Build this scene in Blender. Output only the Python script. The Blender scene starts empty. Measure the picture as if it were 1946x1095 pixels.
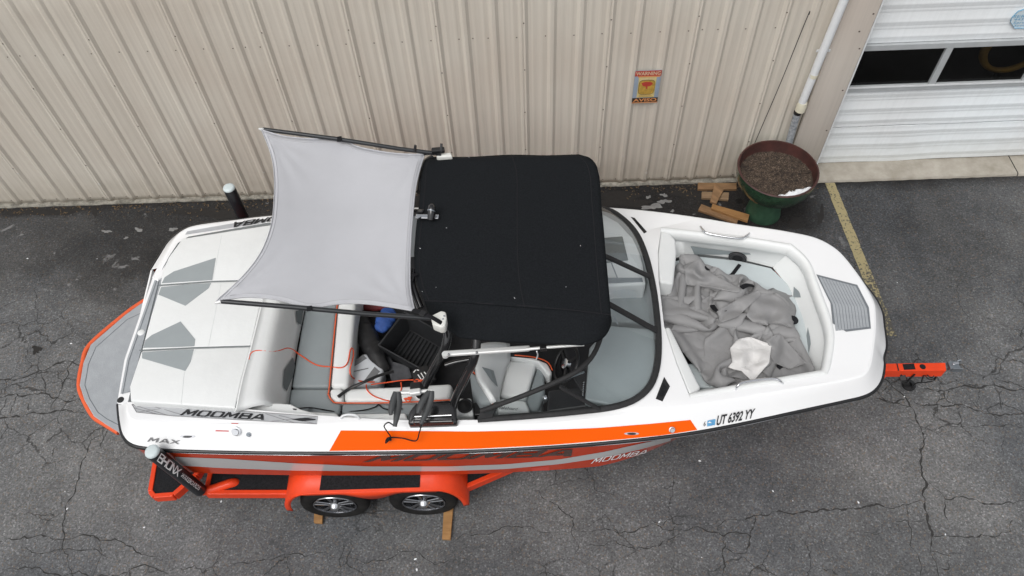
import bpy, bmesh, math, random
import numpy as np
from mathutils import Vector, Matrix
from mathutils.bvhtree import BVHTree
from mathutils.geometry import tessellate_polygon

random.seed(7)
S = bpy.context.scene
COL = S.collection

# ------------------------------------------------------------------ camera
CAM = Vector((0.0, 0.0, 7.3216))
RT = Vector((0.9993253, -0.01889303, -0.03149587))
UP = Vector((0.03376911, 0.80985825, 0.58565285))
FW = Vector((-0.01444243, 0.5863213, -0.80994984))
FOC = 1450.0                                   # focal length in pixels of the 1946 px wide photograph
cd = bpy.data.cameras.new('camera')
cam = bpy.data.objects.new('camera', cd)
COL.objects.link(cam)
cam.matrix_world = Matrix(((RT.x, UP.x, -FW.x, CAM.x), (RT.y, UP.y, -FW.y, CAM.y),
                           (RT.z, UP.z, -FW.z, CAM.z), (0, 0, 0, 1)))
cd.sensor_width = 36.0
cd.lens = FOC / 1946.0 * 36.0
cd.clip_end = 500.0
S.camera = cam

# ------------------------------------------------------------------ overcast sky and veiled sun
SUN_EL, SUN_AZ = math.radians(58), math.radians(215)      # azimuth clockwise from +Y
wd = bpy.data.worlds.new('World')
S.world = wd
wd.use_nodes = True
nt = wd.node_tree
nt.nodes.clear()
sky = nt.nodes.new('ShaderNodeTexSky')
sky.sky_type = 'NISHITA'
sky.sun_disc = False
sky.sun_elevation = SUN_EL
sky.sun_rotation = SUN_AZ
sky.air_density = 1.0
sky.dust_density = 4.0
sky.ozone_density = 1.0
hs = nt.nodes.new('ShaderNodeHueSaturation')
hs.inputs['Saturation'].default_value = 0.16               # grey cloud cover
bg = nt.nodes.new('ShaderNodeBackground')
bg.inputs['Strength'].default_value = 0.15
wo = nt.nodes.new('ShaderNodeOutputWorld')
nt.links.new(sky.outputs[0], hs.inputs['Color'])
nt.links.new(hs.outputs[0], bg.inputs['Color'])
nt.links.new(bg.outputs[0], wo.inputs['Surface'])
sl = bpy.data.lights.new('sun', 'SUN')
sl.energy = 1.0
sl.angle = math.radians(35)
sl.color = (1.0, 0.97, 0.93)
sun = bpy.data.objects.new('sun', sl)
COL.objects.link(sun)
sd = Vector((math.sin(SUN_AZ) * math.cos(SUN_EL), math.cos(SUN_AZ) * math.cos(SUN_EL), math.sin(SUN_EL)))
sun.rotation_euler = sd.to_track_quat('Z', 'Y').to_euler()
sun.location = (0, 0, 20)
S.view_settings.view_transform = 'Standard'
S.view_settings.look = 'None'
S.view_settings.exposure = 0.0
S.view_settings.gamma = 1.0
S.view_settings.use_curve_mapping = False

# ------------------------------------------------------------------ pixel helpers
def ray(x, y):
    return FW + RT * ((x - 973.0) / FOC) + UP * ((547.5 - y) / FOC)

def P(x, y, z):                                # the point at height z on the line through a photo pixel
    d = ray(x, y)
    return CAM + d * ((z - CAM.z) / d.z)

def PY(x, y, Y):                               # the same on the vertical plane at depth Y
    d = ray(x, y)
    return CAM + d * (Y / d.y)

def PP(L, z=None):
    return [P(*p) if len(p) == 3 else P(p[0], p[1], z) for p in L]

def bvh_of(*meshes):
    V, F = [], []
    for (v, f) in meshes:
        o = len(V)
        V += list(v)
        F += [[i + o for i in q] for q in f]
    return BVHTree.FromPolygons(V, F)

def hit(bvh, x, y, off=0.003):
    d = ray(x, y).normalized()
    loc, n, i, dist = bvh.ray_cast(CAM, d)
    if loc is None:
        return None
    if n.dot(d) > 0:
        n = -n
    return loc + n * off

# ------------------------------------------------------------------ objects
ORG = {}

def tag(o, label=None, cat=None, group=None, kind=None):
    if label: o['label'] = label
    if cat: o['category'] = cat
    if group: o['group'] = group
    if kind: o['kind'] = kind
    return o

def place(o, origin, parent):
    ORG[o.name] = Vector(origin)
    if parent is not None:
        o.parent = parent
        o.location = Vector(origin) - ORG[parent.name]
    else:
        o.location = origin

def thing(name, loc, label, cat, group=None):
    o = bpy.data.objects.new(name, None)
    o.empty_display_size = 0.2
    COL.objects.link(o)
    place(o, loc, None)
    return tag(o, label, cat, group)

def ob(name, V, F, mat, parent=None, smooth=35, bevel=0, seg=2, solid=0, fm=None):
    """one mesh object from world-space vertices; its origin is put at its base centre"""
    V = [Vector(v) for v in V]
    lo = Vector((min(v.x for v in V), min(v.y for v in V), min(v.z for v in V)))
    hi = Vector((max(v.x for v in V), max(v.y for v in V), max(v.z for v in V)))
    org = Vector(((lo.x + hi.x) / 2, (lo.y + hi.y) / 2, lo.z))
    me = bpy.data.meshes.new(name)
    me.from_pydata([v - org for v in V], [], F)
    mats = mat if isinstance(mat, (list, tuple)) else [mat]
    for m in mats:
        me.materials.append(m)
    if fm:
        for i, k in enumerate(fm):
            me.polygons[i].material_index = k
    bm = bmesh.new()
    bm.from_mesh(me)
    bmesh.ops.recalc_face_normals(bm, faces=bm.faces)
    if bevel:
        es = [e for e in bm.edges if len(e.link_faces) == 2 and e.calc_face_angle(0) > 0.5]
        bmesh.ops.bevel(bm, geom=es, offset=bevel, offset_type='OFFSET', segments=seg, profile=0.5,
                        affect='EDGES', clamp_overlap=True)
    bm.to_mesh(me)
    bm.free()
    if smooth:
        me.polygons.foreach_set('use_smooth', [True] * len(me.polygons))
        me.set_sharp_from_angle(angle=math.radians(smooth))
    o = bpy.data.objects.new(name, me)
    COL.objects.link(o)
    place(o, org, parent)
    if solid:
        md = o.modifiers.new('thickness', 'SOLIDIFY')
        md.thickness = solid
        md.offset = 0
    return o

def dup(o, delta, parent=None):
    c = o.copy()
    COL.objects.link(c)
    place(c, ORG[o.name] + Vector(delta), parent)
    return c

# ------------------------------------------------------------------ shapes (return V, F)
def join(*parts):
    V, F = [], []
    for v, f in parts:
        o = len(V)
        V += [Vector(p) for p in v]
        F += [[i + o for i in q] for q in f]
    return V, F

def box(x0, x1, y0, y1, z0, z1):
    V = [(x0, y0, z0), (x1, y0, z0), (x1, y1, z0), (x0, y1, z0), (x0, y0, z1), (x1, y0, z1), (x1, y1, z1), (x0, y1, z1)]
    F = [(3, 2, 1, 0), (4, 5, 6, 7), (0, 1, 5, 4), (1, 2, 6, 5), (2, 3, 7, 6), (3, 0, 4, 7)]
    return [Vector(v) for v in V], F

def prism(top, depth):
    """polygon of world points and a drop (number, or list of lower z)"""
    n = len(top)
    bot = [Vector((p.x, p.y, p.z - depth)) for p in top]
    V = list(top) + bot
    F = [list(range(n)), list(range(2 * n - 1, n - 1, -1))]
    F += [(i, (i + 1) % n, n + (i + 1) % n, n + i) for i in range(n)]
    return V, F

def bar(a, b, w, h, up=(0, 0, 1)):
    """rectangular bar between two points"""
    a, b = Vector(a), Vector(b)
    d = (b - a).normalized()
    s = d.cross(Vector(up)).normalized() * (w / 2)
    u = s.cross(d).normalized() * (h / 2)
    V = [p + i * s + j * u for p in (a, b) for i, j in ((-1, -1), (1, -1), (1, 1), (-1, 1))]
    F = [(3, 2, 1, 0), (4, 5, 6, 7)] + [(i, (i + 1) % 4, 4 + (i + 1) % 4, 4 + i) for i in range(4)]
    return V, F

def smoothline(pts, n=6):
    """Catmull-Rom through the points"""
    pts = [Vector(p) for p in pts]
    if len(pts) < 3:
        return pts
    out = []
    for i in range(len(pts) - 1):
        p0 = pts[max(i - 1, 0)]; p1 = pts[i]; p2 = pts[i + 1]; p3 = pts[min(i + 2, len(pts) - 1)]
        for k in range(n):
            t = k / n
            out.append(0.5 * ((2 * p1) + (p2 - p0) * t + (2 * p0 - 5 * p1 + 4 * p2 - p3) * t * t
                              + (-p0 + 3 * p1 - 3 * p2 + p3) * t ** 3))
    out.append(pts[-1])
    return out

def resample(pts, n):
    pts = [Vector(p) for p in pts]
    d = [0.0]
    for a, b in zip(pts, pts[1:]):
        d.append(d[-1] + (b - a).length)
    out = []
    j = 0
    for k in range(n):
        t = d[-1] * k / (n - 1)
        while j < len(d) - 2 and d[j + 1] < t:
            j += 1
        s = (t - d[j]) / max(d[j + 1] - d[j], 1e-9)
        out.append(pts[j].lerp(pts[j + 1], min(max(s, 0), 1)))
    return out

def tube(pts, r, sides=8, cap=True, flat=1.0):
    pts = [Vector(p) for p in pts]
    V, F = [], []
    ref = Vector((0, 0, 1))
    nrm = None
    for i, p in enumerate(pts):
        t = (pts[min(i + 1, len(pts) - 1)] - pts[max(i - 1, 0)]).normalized()
        if nrm is None:
            nrm = t.cross(ref)
            if nrm.length < 1e-3:
                nrm = t.cross(Vector((1, 0, 0)))
            nrm.normalize()
        else:
            nrm = (nrm - t * nrm.dot(t))
            nrm.normalize()
        bn = t.cross(nrm)
        rr = r[i] if isinstance(r, (list, tuple)) else r
        for k in range(sides):
            a = 2 * math.pi * k / sides
            V.append(p + nrm * (rr * math.cos(a)) + bn * (rr * flat * math.sin(a)))
    n = len(pts)
    for i in range(n - 1):
        for k in range(sides):
            F.append((i * sides + k, i * sides + (k + 1) % sides, (i + 1) * sides + (k + 1) % sides, (i + 1) * sides + k))
    if cap:
        F.append(list(range(sides - 1, -1, -1)))
        F.append([(n - 1) * sides + k for k in range(sides)])
    return V, F

def grid(rows):
    """faces between equally long rows of points"""
    m = len(rows[0])
    V = [p for r in rows for p in r]
    F = [(i * m + k, i * m + k + 1, (i + 1) * m + k + 1, (i + 1) * m + k) for i in range(len(rows) - 1) for k in range(m - 1)]
    return V, F

def lathe(prof, c, axis='Z', n=32, close=False):
    """profile of (radius, height) turned about an axis through c"""
    V, F = [], []
    m = len(prof)
    for k in range(n):
        a = 2 * math.pi * k / n
        for r, h in prof:
            if axis == 'Z':
                V.append(Vector((c[0] + r * math.cos(a), c[1] + r * math.sin(a), c[2] + h)))
            else:
                V.append(Vector((c[0] + r * math.cos(a), c[1] + h, c[2] + r * math.sin(a))))
    for k in range(n):
        k2 = (k + 1) % n
        for j in range(m - 1):
            F.append((k * m + j, k2 * m + j, k2 * m + j + 1, k * m + j + 1))
        if close:
            F.append((k * m + m - 1, k2 * m + m - 1, k2 * m, k * m))
    return V, F

def fillpoly(loops):
    """flat-ish fill of an outer loop and holes"""
    L = [[Vector((p.x, p.y, 0)) for p in l] for l in loops]
    V = [p for l in loops for p in l]
    return V, [list(t) for t in tessellate_polygon(L)]

def bezq(c4, u, v):
    """bilinear pixel in a quad given as tl, tr, br, bl"""
    (ax, ay), (bx, by), (cx, cy), (dx, dy) = c4
    x = (ax * (1 - u) + bx * u) * v + (dx * (1 - u) + cx * u) * (1 - v)
    y = (ay * (1 - u) + by * u) * v + (dy * (1 - u) + cy * u) * (1 - v)
    return x, y

def text_mesh(body, shear=0.0, bold=0.0, spacing=1.0):
    cu = bpy.data.curves.new('lettering', 'FONT')
    cu.body = body
    cu.shear = shear
    cu.offset = bold
    cu.space_character = spacing
    cu.resolution_u = 3
    o = bpy.data.objects.new('lettering', cu)
    COL.objects.link(o)
    dg = bpy.context.evaluated_depsgraph_get()
    me = bpy.data.meshes.new_from_object(o.evaluated_get(dg))
    V = [(v.co.x, v.co.y) for v in me.vertices]
    F = [list(p.vertices) for p in me.polygons]
    bpy.data.objects.remove(o)
    bpy.data.curves.remove(cu)
    bpy.data.meshes.remove(me)
    x0 = min(v[0] for v in V); x1 = max(v[0] for v in V)
    y0 = min(v[1] for v in V); y1 = max(v[1] for v in V)
    return [((x - x0) / (x1 - x0), (y - y0) / (y1 - y0)) for x, y in V], F

def text(name, body, fn, mat, parent, **kw):
    uv, F = text_mesh(body, **kw)
    V = [fn(u, v) for u, v in uv]
    bad = [i for i, p in enumerate(V) if p is None]
    if bad:
        print('TEXT MISSED', name, body, len(bad), len(V))
        F = [f for f in F if not any(V[i] is None for i in f)]
        if not F:
            return None
        used = sorted({i for f in F for i in f})
        mp = {i: k for k, i in enumerate(used)}
        V = [V[i] for i in used]
        F = [[mp[i] for i in f] for f in F]
    o = ob(name, V, F, mat, parent, smooth=0)
    return o

STROKES = {
    'M': (1.25, [[(0, 0), (0.12, 1), (0.55, 0.30), (1.1, 1), (1.12, 0)]]),
    'O': (1.15, [[(0.22, 0), (0.06, 0.2), (0.06, 0.8), (0.22, 1), (0.86, 1), (1.02, 0.8), (1.02, 0.2), (0.86, 0), (0.22, 0)]]),
    'B': (1.1, [[(0.06, 0), (0.06, 1), (0.8, 1), (0.95, 0.86), (0.95, 0.66), (0.78, 0.52), (0.2, 0.52)], [(0.78, 0.52), (0.98, 0.38), (0.98, 0.14), (0.82, 0), (0.06, 0)]]),
    'A': (1.15, [[(0, 0), (0.46, 1), (0.62, 1), (1.08, 0)], [(0.28, 0.30), (0.82, 0.30)]]),
    'X': (1.1, [[(0, 0), (1.0, 1)], [(0.0, 1), (1.0, 0)]]),
    'H': (1.0, [[(0, 0), (0.05, 1)], [(0.02, 0.5), (0.9, 0.55)], [(0.85, 0), (0.95, 1)]]),
    'N': (1.0, [[(0, 0), (0.05, 1), (0.85, 0), (0.9, 1)]]),
    'K': (1.0, [[(0, 0), (0.05, 1)], [(0.9, 1), (0.05, 0.5), (1.0, 0)]]),
}

def wordmark(name, body, fn, m, parent, thick=0.2, shear=0.2, gap=0.22, sub=3, tall=1.0):
    """wide stroke lettering: fn maps (u, v) of the word's box to a point on a surface"""
    quads = []
    x = 0.0
    for ch in body:
        w, polys = STROKES[ch]
        for pl_ in polys:
            for (ax, ay), (bx, by) in zip(pl_, pl_[1:]):
                l = math.hypot(bx - ax, by - ay)
                dx, dy = (bx - ax) / l, (by - ay) / l
                tx, ty = thick * 0.5, thick * 0.5
                ax2, ay2, bx2, by2 = ax - dx * tx * .8, ay - dy * ty * .8, bx + dx * tx * .8, by + dy * ty * .8
                for k in range(sub):
                    p = (ax2 + (bx2 - ax2) * k / sub, ay2 + (by2 - ay2) * k / sub)
                    q = (ax2 + (bx2 - ax2) * (k + 1) / sub, ay2 + (by2 - ay2) * (k + 1) / sub)
                    n = (-dy * tx, dx * ty)
                    quads.append([(x + p[0] + n[0], p[1] + n[1]), (x + q[0] + n[0], q[1] + n[1]), (x + q[0] - n[0], q[1] - n[1]), (x + p[0] - n[0], p[1] - n[1])])
        x += w + gap
    tot = x - gap
    V, F = [], []
    for k, qd in enumerate(quads):
        pts = [fn((px + shear * (py - .5)) / tot, min(1.02, max(-0.02, py))) for px, py in qd]
        if any(p is None for p in pts):
            continue
        lift = (CAM - pts[0]).normalized() * (0.00012 * (k % 7))     # crossing strokes never share a plane
        o = len(V)
        V += [p + lift for p in pts]
        F.append((o, o + 1, o + 2, o + 3))
    return ob(name, V, F, m, parent, smooth=0) if F else None

def scanrows(px, n, m):
    y0 = min(p[1] for p in px); y1 = max(p[1] for p in px)
    rows = []
    for j in range(n):
        y = y0 + (y1 - y0) * (0.01 + 0.98 * j / (n - 1))
        xs = [(bx - ax) * (y - ay) / (by - ay) + ax for (ax, ay), (bx, by) in zip(px, px[1:] + px[:1]) if (ay > y) != (by > y)]
        if len(xs) >= 2:
            rows.append([(min(xs) + (max(xs) - min(xs)) * i / (m - 1), y) for i in range(m)])
    return rows

def patch_on(bvh, px, m, name, parent, off=0.004, n=12):
    rows = [[hit(bvh, x, y, off) for x, y in r] for r in scanrows(px, n, n)]
    rows = [r for r in rows if all(p is not None for p in r)]
    if len(rows) < 2:
        print('MISSED', name)
        return None
    return ob(name, *grid(rows), m, parent, smooth=70)

# ------------------------------------------------------------------ materials
def mat(name, col, rough=0.5, metal=0.0, coat=0.0, var=0.0, vscale=6.0, bump=0.0, bscale=80.0, spec=0.5, col2=None, stretch=None):
    m = bpy.data.materials.new(name)
    m.use_nodes = True
    t = m.node_tree
    b = t.nodes['Principled BSDF']
    b.inputs['Base Color'].default_value = (*col, 1)
    b.inputs['Roughness'].default_value = rough
    b.inputs['Metallic'].default_value = metal
    b.inputs['Coat Weight'].default_value = coat
    b.inputs['Coat Roughness'].default_value = 0.06
    b.inputs['Specular IOR Level'].default_value = spec
    tc = t.nodes.new('ShaderNodeTexCoord')
    src = tc.outputs['Object']
    if stretch:
        mp = t.nodes.new('ShaderNodeMapping')
        mp.inputs['Scale'].default_value = stretch
        t.links.new(src, mp.inputs['Vector'])
        src = mp.outputs[0]
    if var or col2:
        n = t.nodes.new('ShaderNodeTexNoise')
        n.inputs['Scale'].default_value = vscale
        n.inputs['Detail'].default_value = 5
        n.inputs['Roughness'].default_value = 0.62
        t.links.new(src, n.inputs['Vector'])
        r = t.nodes.new('ShaderNodeValToRGB')
        r.color_ramp.elements[0].position = 0.3
        r.color_ramp.elements[1].position = 0.7
        c2 = col2 or tuple(max(0, c * (1 - var)) for c in col)
        c1 = col if col2 else tuple(min(1, c * (1 + var)) for c in col)
        r.color_ramp.elements[0].color = (*c2, 1)
        r.color_ramp.elements[1].color = (*c1, 1)
        t.links.new(n.outputs['Fac'], r.inputs['Fac'])
        t.links.new(r.outputs['Color'], b.inputs['Base Color'])
        if not metal:
            mr = t.nodes.new('ShaderNodeMapRange')
            mr.inputs['To Min'].default_value = min(1, rough * 1.15)
            mr.inputs['To Max'].default_value = rough * 0.85
            t.links.new(n.outputs['Fac'], mr.inputs['Value'])
            t.links.new(mr.outputs[0], b.inputs['Roughness'])
    if bump:
        n2 = t.nodes.new('ShaderNodeTexNoise')
        n2.inputs['Scale'].default_value = bscale
        n2.inputs['Detail'].default_value = 3
        t.links.new(src, n2.inputs['Vector'])
        bp = t.nodes.new('ShaderNodeBump')
        bp.inputs['Strength'].default_value = bump
        bp.inputs['Distance'].default_value = 0.01
        t.links.new(n2.outputs['Fac'], bp.inputs['Height'])
        t.links.new(bp.outputs[0], b.inputs['Normal'])
    return m
# ================================================================== MATERIALS OF THE SETTING
def asphalt():
    m = bpy.data.materials.new('asphalt')
    m.use_nodes = True
    t = m.node_tree
    N, L = t.nodes, t.links
    b = N['Principled BSDF']
    tc = N.new('ShaderNodeTexCoord')
    geo = N.new('ShaderNodeNewGeometry')
    pos = geo.outputs['Position']
    def noise(scale, detail=4, rough=0.6, vec=pos, dist=0.0):
        n = N.new('ShaderNodeTexNoise')
        n.inputs['Scale'].default_value = scale
        n.inputs['Detail'].default_value = detail
        n.inputs['Roughness'].default_value = rough
        n.inputs['Distortion'].default_value = dist
        L.new(vec, n.inputs['Vector'])
        return n
    def ramp(src, stops):
        r = N.new('ShaderNodeValToRGB')
        e = r.color_ramp.elements
        while len(e) < len(stops):
            e.new(0.5)
        for k, (p, c) in enumerate(stops):
            e[k].position = p
            e[k].color = (c, c, c, 1) if not isinstance(c, tuple) else (*c, 1)
        L.new(src, r.inputs['Fac'])
        return r.outputs['Color']
    def mix(kind, fac, a, c):
        x = N.new('ShaderNodeMix')
        x.data_type = 'RGBA'
        x.blend_type = kind
        if isinstance(fac, (int, float)):
            x.inputs[0].default_value = fac
        else:
            L.new(fac, x.inputs[0])
        for sock, val in ((x.inputs[6], a), (x.inputs[7], c)):
            if isinstance(val, tuple):
                sock.default_value = (*val, 1)
            else:
                L.new(val, sock)
        return x.outputs[2]
    def math_(op, a, c, clamp=False):
        x = N.new('ShaderNodeMath')
        x.operation = op
        x.use_clamp = clamp
        for k, val in enumerate((a, c)):
            if isinstance(val, (int, float)):
                x.inputs[k].default_value = val
            else:
                L.new(val, x.inputs[k])
        return x.outputs[0]
    def maprange(src, a, c, d=0.0, e=1.0):
        x = N.new('ShaderNodeMapRange')
        x.interpolation_type = 'SMOOTHSTEP'
        for k, val in enumerate((a, c, d, e)):
            x.inputs[1 + k].default_value = val
        L.new(src, x.inputs[0])
        return x.outputs[0]
    big = noise(0.55, 6, 0.6)
    mid = noise(2.6, 5, 0.65)
    fine = noise(42, 3, 0.75)
    vor = N.new('ShaderNodeTexVoronoi')
    vor.inputs['Scale'].default_value = 75
    L.new(pos, vor.inputs['Vector'])
    sep = N.new('ShaderNodeSeparateColor')
    L.new(vor.outputs['Color'], sep.inputs[0])
    stone = ramp(sep.outputs[0], [(0.0, 0.62), (0.5, 0.9), (0.9, 1.12), (1.0, 1.75)])
    base = mix('MIX', ramp(big.outputs['Fac'], [(0.36, 0.0), (0.64, 1.0)]), (0.116, 0.121, 0.128), (0.188, 0.188, 0.187))
    base = mix('MULTIPLY', 1.0, base, ramp(mid.outputs['Fac'], [(0.25, 0.74), (0.75, 1.18)]))
    base = mix('MULTIPLY', 1.0, base, ramp(noise(0.23, 5, 0.6, dist=0.4).outputs['Fac'], [(0.36, 0.72), (0.5, 1.0), (0.66, 1.16)]))
    base = mix('MULTIPLY', 0.85, base, stone)
    base = mix('MULTIPLY', 0.75, base, ramp(fine.outputs['Fac'], [(0.25, 0.55), (0.75, 1.38)]))
    # brown rust coloured grains
    base = mix('MIX', ramp(sep.outputs[1], [(0.93, 0.0), (0.95, 0.4)]), base, (0.21, 0.15, 0.10))
    sp = N.new('ShaderNodeSeparateXYZ')
    L.new(pos, sp.inputs[0])
    # damp ground along the wall, out to about a metre and a half, only left of the bay line
    wob = math_('MULTIPLY', math_('SUBTRACT', noise(1.1, 5, 0.65).outputs['Fac'], 0.5), 2.6)
    wet = maprange(math_('ADD', sp.outputs[1], wob), 5.0, 6.1)
    wet = math_('MULTIPLY', wet, maprange(sp.outputs[0], 3.5, 4.0, 1.0, 0.25))
    wet = math_('MULTIPLY', wet, maprange(sp.outputs[0], -7.5, -2.5, 0.45, 1.0))
    edge = maprange(math_('ADD', sp.outputs[1], math_('MULTIPLY', wob, 0.16)), 6.5, 6.86)
    wet = math_('MAXIMUM', wet, math_('MULTIPLY', edge, 0.95))
    base = mix('MIX', math_('MULTIPLY', wet, 0.96), base, mix('MULTIPLY', 1.0, base, (0.16, 0.15, 0.145)))
    # pale dried splashes, mostly between wall and stern
    spl = ramp(noise(3.3, 6, 0.6, dist=0.6).outputs['Fac'], [(0.63, 0.0), (0.68, 1.0)])
    splm = math_('MULTIPLY', spl, maprange(sp.outputs[1], 4.2, 5.2))
    splm = math_('MULTIPLY', splm, maprange(sp.outputs[0], 3.6, 4.2, 1.0, 0.1))
    base = mix('MIX', math_('MULTIPLY', splm, 0.55), base, (0.30, 0.30, 0.30))
    # round oil drips
    v2 = N.new('ShaderNodeTexVoronoi')
    v2.inputs['Scale'].default_value = 0.95
    L.new(pos, v2.inputs['Vector'])
    s2 = N.new('ShaderNodeSeparateColor')
    L.new(v2.outputs['Color'], s2.inputs[0])
    drip = math_('LESS_THAN', math_('ADD', v2.outputs['Distance'], math_('MULTIPLY', math_('SUBTRACT', mid.outputs['Fac'], 0.5), 0.04)), 0.05)
    drip = math_('MULTIPLY', drip, math_('GREATER_THAN', s2.outputs[0], 0.45))
    base = mix('MULTIPLY', math_('MULTIPLY', drip, 0.65), base, (0.25, 0.25, 0.25))
    # fine alligator cracking inside patches
    wv = N.new('ShaderNodeVectorMath')
    wv.operation = 'MULTIPLY_ADD'
    wv.inputs[1].default_value = (0.30, 0.30, 0)
    L.new(noise(3.0, 4, 0.6).outputs['Color'], wv.inputs[0])
    L.new(pos, wv.inputs[2])
    v3 = N.new('ShaderNodeTexVoronoi')
    v3.feature = 'DISTANCE_TO_EDGE'
    v3.inputs['Scale'].default_value = 2.3
    L.new(wv.outputs[0], v3.inputs['Vector'])
    wid = math_('ADD', 0.001, math_('MULTIPLY', mid.outputs['Fac'], 0.017))
    crk = math_('LESS_THAN', v3.outputs['Distance'], wid)
    reg = maprange(math_('ADD', noise(0.42, 2, 0.5).outputs['Fac'], math_('MULTIPLY', maprange(sp.outputs[1], 1.4, 2.3, 1.0, 0.0), 0.10)), 0.50, 0.57)
    brk = maprange(noise(4.0, 2, 0.5).outputs['Fac'], 0.36, 0.46)
    crk = math_('MULTIPLY', math_('MULTIPLY', crk, reg), brk)
    base = mix('MIX', math_('MULTIPLY', crk, 0.62), base, (0.018, 0.017, 0.016))
    L.new(base, b.inputs['Base Color'])
    rg = N.new('ShaderNodeMapRange')
    L.new(wet, rg.inputs[0])
    rg.inputs[3].default_value = 0.86
    rg.inputs[4].default_value = 0.6
    L.new(rg.outputs[0], b.inputs['Roughness'])
    b.inputs['Specular IOR Level'].default_value = 0.16
    bp = N.new('ShaderNodeBump')
    bp.inputs['Strength'].default_value = 0.75
    bp.inputs['Distance'].default_value = 0.008
    h = math_('SUBTRACT', math_('ADD', sep.outputs[0], fine.outputs['Fac']), math_('MULTIPLY', crk, 3.0))
    L.new(h, bp.inputs['Height'])
    L.new(bp.outputs[0], b.inputs['Normal'])
    return m

def painted_metal(name, col, streak=0.1, rough=0.45):
    """sheet metal with rain streaks running down it"""
    m = bpy.data.materials.new(name)
    m.use_nodes = True
    t = m.node_tree
    N, L = t.nodes, t.links
    b = N['Principled BSDF']
    geo = N.new('ShaderNodeNewGeometry')
    mp = N.new('ShaderNodeMapping')
    mp.inputs['Scale'].default_value = (26, 26, 0.35)
    L.new(geo.outputs['Position'], mp.inputs['Vector'])
    n = N.new('ShaderNodeTexNoise')
    n.inputs['Scale'].default_value = 1.0
    n.inputs['Detail'].default_value = 5
    n.inputs['Roughness'].default_value = 0.7
    L.new(mp.outputs[0], n.inputs['Vector'])
    n2 = N.new('ShaderNodeTexNoise')
    n2.inputs['Scale'].default_value = 0.7
    n2.inputs['Detail'].default_value = 6
    L.new(geo.outputs['Position'], n2.inputs['Vector'])
    r = N.new('ShaderNodeValToRGB')
    r.color_ramp.elements[0].position = 0.28
    r.color_ramp.elements[1].position = 0.6
    r.color_ramp.elements[0].color = tuple(c * (1 - 2.2 * streak) for c in col) + (1,)
    r.color_ramp.elements[1].color = (*col, 1)
    L.new(n.outputs['Fac'], r.inputs['Fac'])
    r2 = N.new('ShaderNodeValToRGB')
    r2.color_ramp.elements[0].position = 0.3
    r2.color_ramp.elements[1].position = 0.7
    r2.color_ramp.elements[0].color = (0.93, 0.90, 0.88, 1)
    r2.color_ramp.elements[1].color = (1.05, 1.06, 1.06, 1)
    L.new(n2.outputs['Fac'], r2.inputs['Fac'])
    x = N.new('ShaderNodeMix')
    x.data_type = 'RGBA'
    x.blend_type = 'MULTIPLY'
    x.inputs[0].default_value = 1
    L.new(r.outputs[0], x.inputs[6])
    L.new(r2.outputs[0], x.inputs[7])
    # splash dirt along the foot of the wall
    sp = N.new('ShaderNodeSeparateXYZ')
    L.new(geo.outputs['Position'], sp.inputs[0])
    n3 = N.new('ShaderNodeTexNoise')
    n3.inputs['Scale'].default_value = 7
    n3.inputs['Detail'].default_value = 5
    L.new(geo.outputs['Position'], n3.inputs['Vector'])
    ad = N.new('ShaderNodeMath'); ad.operation = 'MULTIPLY_ADD'
    ad.inputs[1].default_value = -0.5
    L.new(n3.outputs['Fac'], ad.inputs[0])
    L.new(sp.outputs[2], ad.inputs[2])
    mr = N.new('ShaderNodeMapRange')
    mr.interpolation_type = 'SMOOTHSTEP'
    mr.inputs[1].default_value = -0.25
    mr.inputs[2].default_value = 0.35
    mr.inputs[3].default_value = 0.32
    mr.inputs[4].default_value = 0.0
    L.new(ad.outputs[0], mr.inputs[0])
    x2 = N.new('ShaderNodeMix')
    x2.data_type = 'RGBA'
    L.new(mr.outputs[0], x2.inputs[0])
    L.new(x.outputs[2], x2.inputs[6])
    x2.inputs[7].default_value = (col[0] * 0.52, col[1] * 0.50, col[2] * 0.44, 1)
    L.new(x2.outputs[2], b.inputs['Base Color'])
    b.inputs['Roughness'].default_value = rough
    bp = N.new('ShaderNodeBump')
    bp.inputs['Strength'].default_value = 0.25
    bp.inputs['Distance'].default_value = 0.02
    L.new(n2.outputs['Fac'], bp.inputs['Height'])
    L.new(bp.outputs[0], b.inputs['Normal'])
    return m

M = {}
M['asphalt'] = asphalt()
M['crack'] = mat('crack_fill', (0.030, 0.029, 0.028), 0.95, var=0.3, vscale=30)
M['concrete'] = mat('concrete', (0.40, 0.37, 0.32), 0.85, var=0.0, col2=(0.27, 0.245, 0.20), vscale=5, bump=0.5, bscale=60)
M['found'] = mat('foundation_concrete', (0.36, 0.34, 0.29), 0.9, col2=(0.10, 0.095, 0.08), vscale=14, bump=0.8, bscale=40)
M['siding'] = painted_metal('beige_siding', (0.645, 0.60, 0.525), 0.065)
M['trim'] = painted_metal('beige_trim', (0.61, 0.555, 0.495), 0.05)
M['door'] = painted_metal('white_door', (0.83, 0.875, 0.90), 0.03, 0.45)
M['doorframe'] = mat('door_aluminium', (0.42, 0.44, 0.45), 0.35, metal=0.0, var=0.08)
M['doorglass'] = bpy.data.materials.new('dark_door_glass')
M['doorglass'].use_nodes = True
g = M['doorglass'].node_tree
g.nodes.clear()
tb = g.nodes.new('ShaderNodeBsdfTransparent'); tb.inputs[0].default_value = (0.55, 0.55, 0.55, 1)
gl = g.nodes.new('ShaderNodeBsdfGlossy'); gl.inputs['Roughness'].default_value = 0.03
mx = g.nodes.new('ShaderNodeMixShader'); mx.inputs[0].default_value = 0.035
go = g.nodes.new('ShaderNodeOutputMaterial')
g.links.new(tb.outputs[0], mx.inputs[1]); g.links.new(gl.outputs[0], mx.inputs[2]); g.links.new(mx.outputs[0], go.inputs[0])
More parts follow.
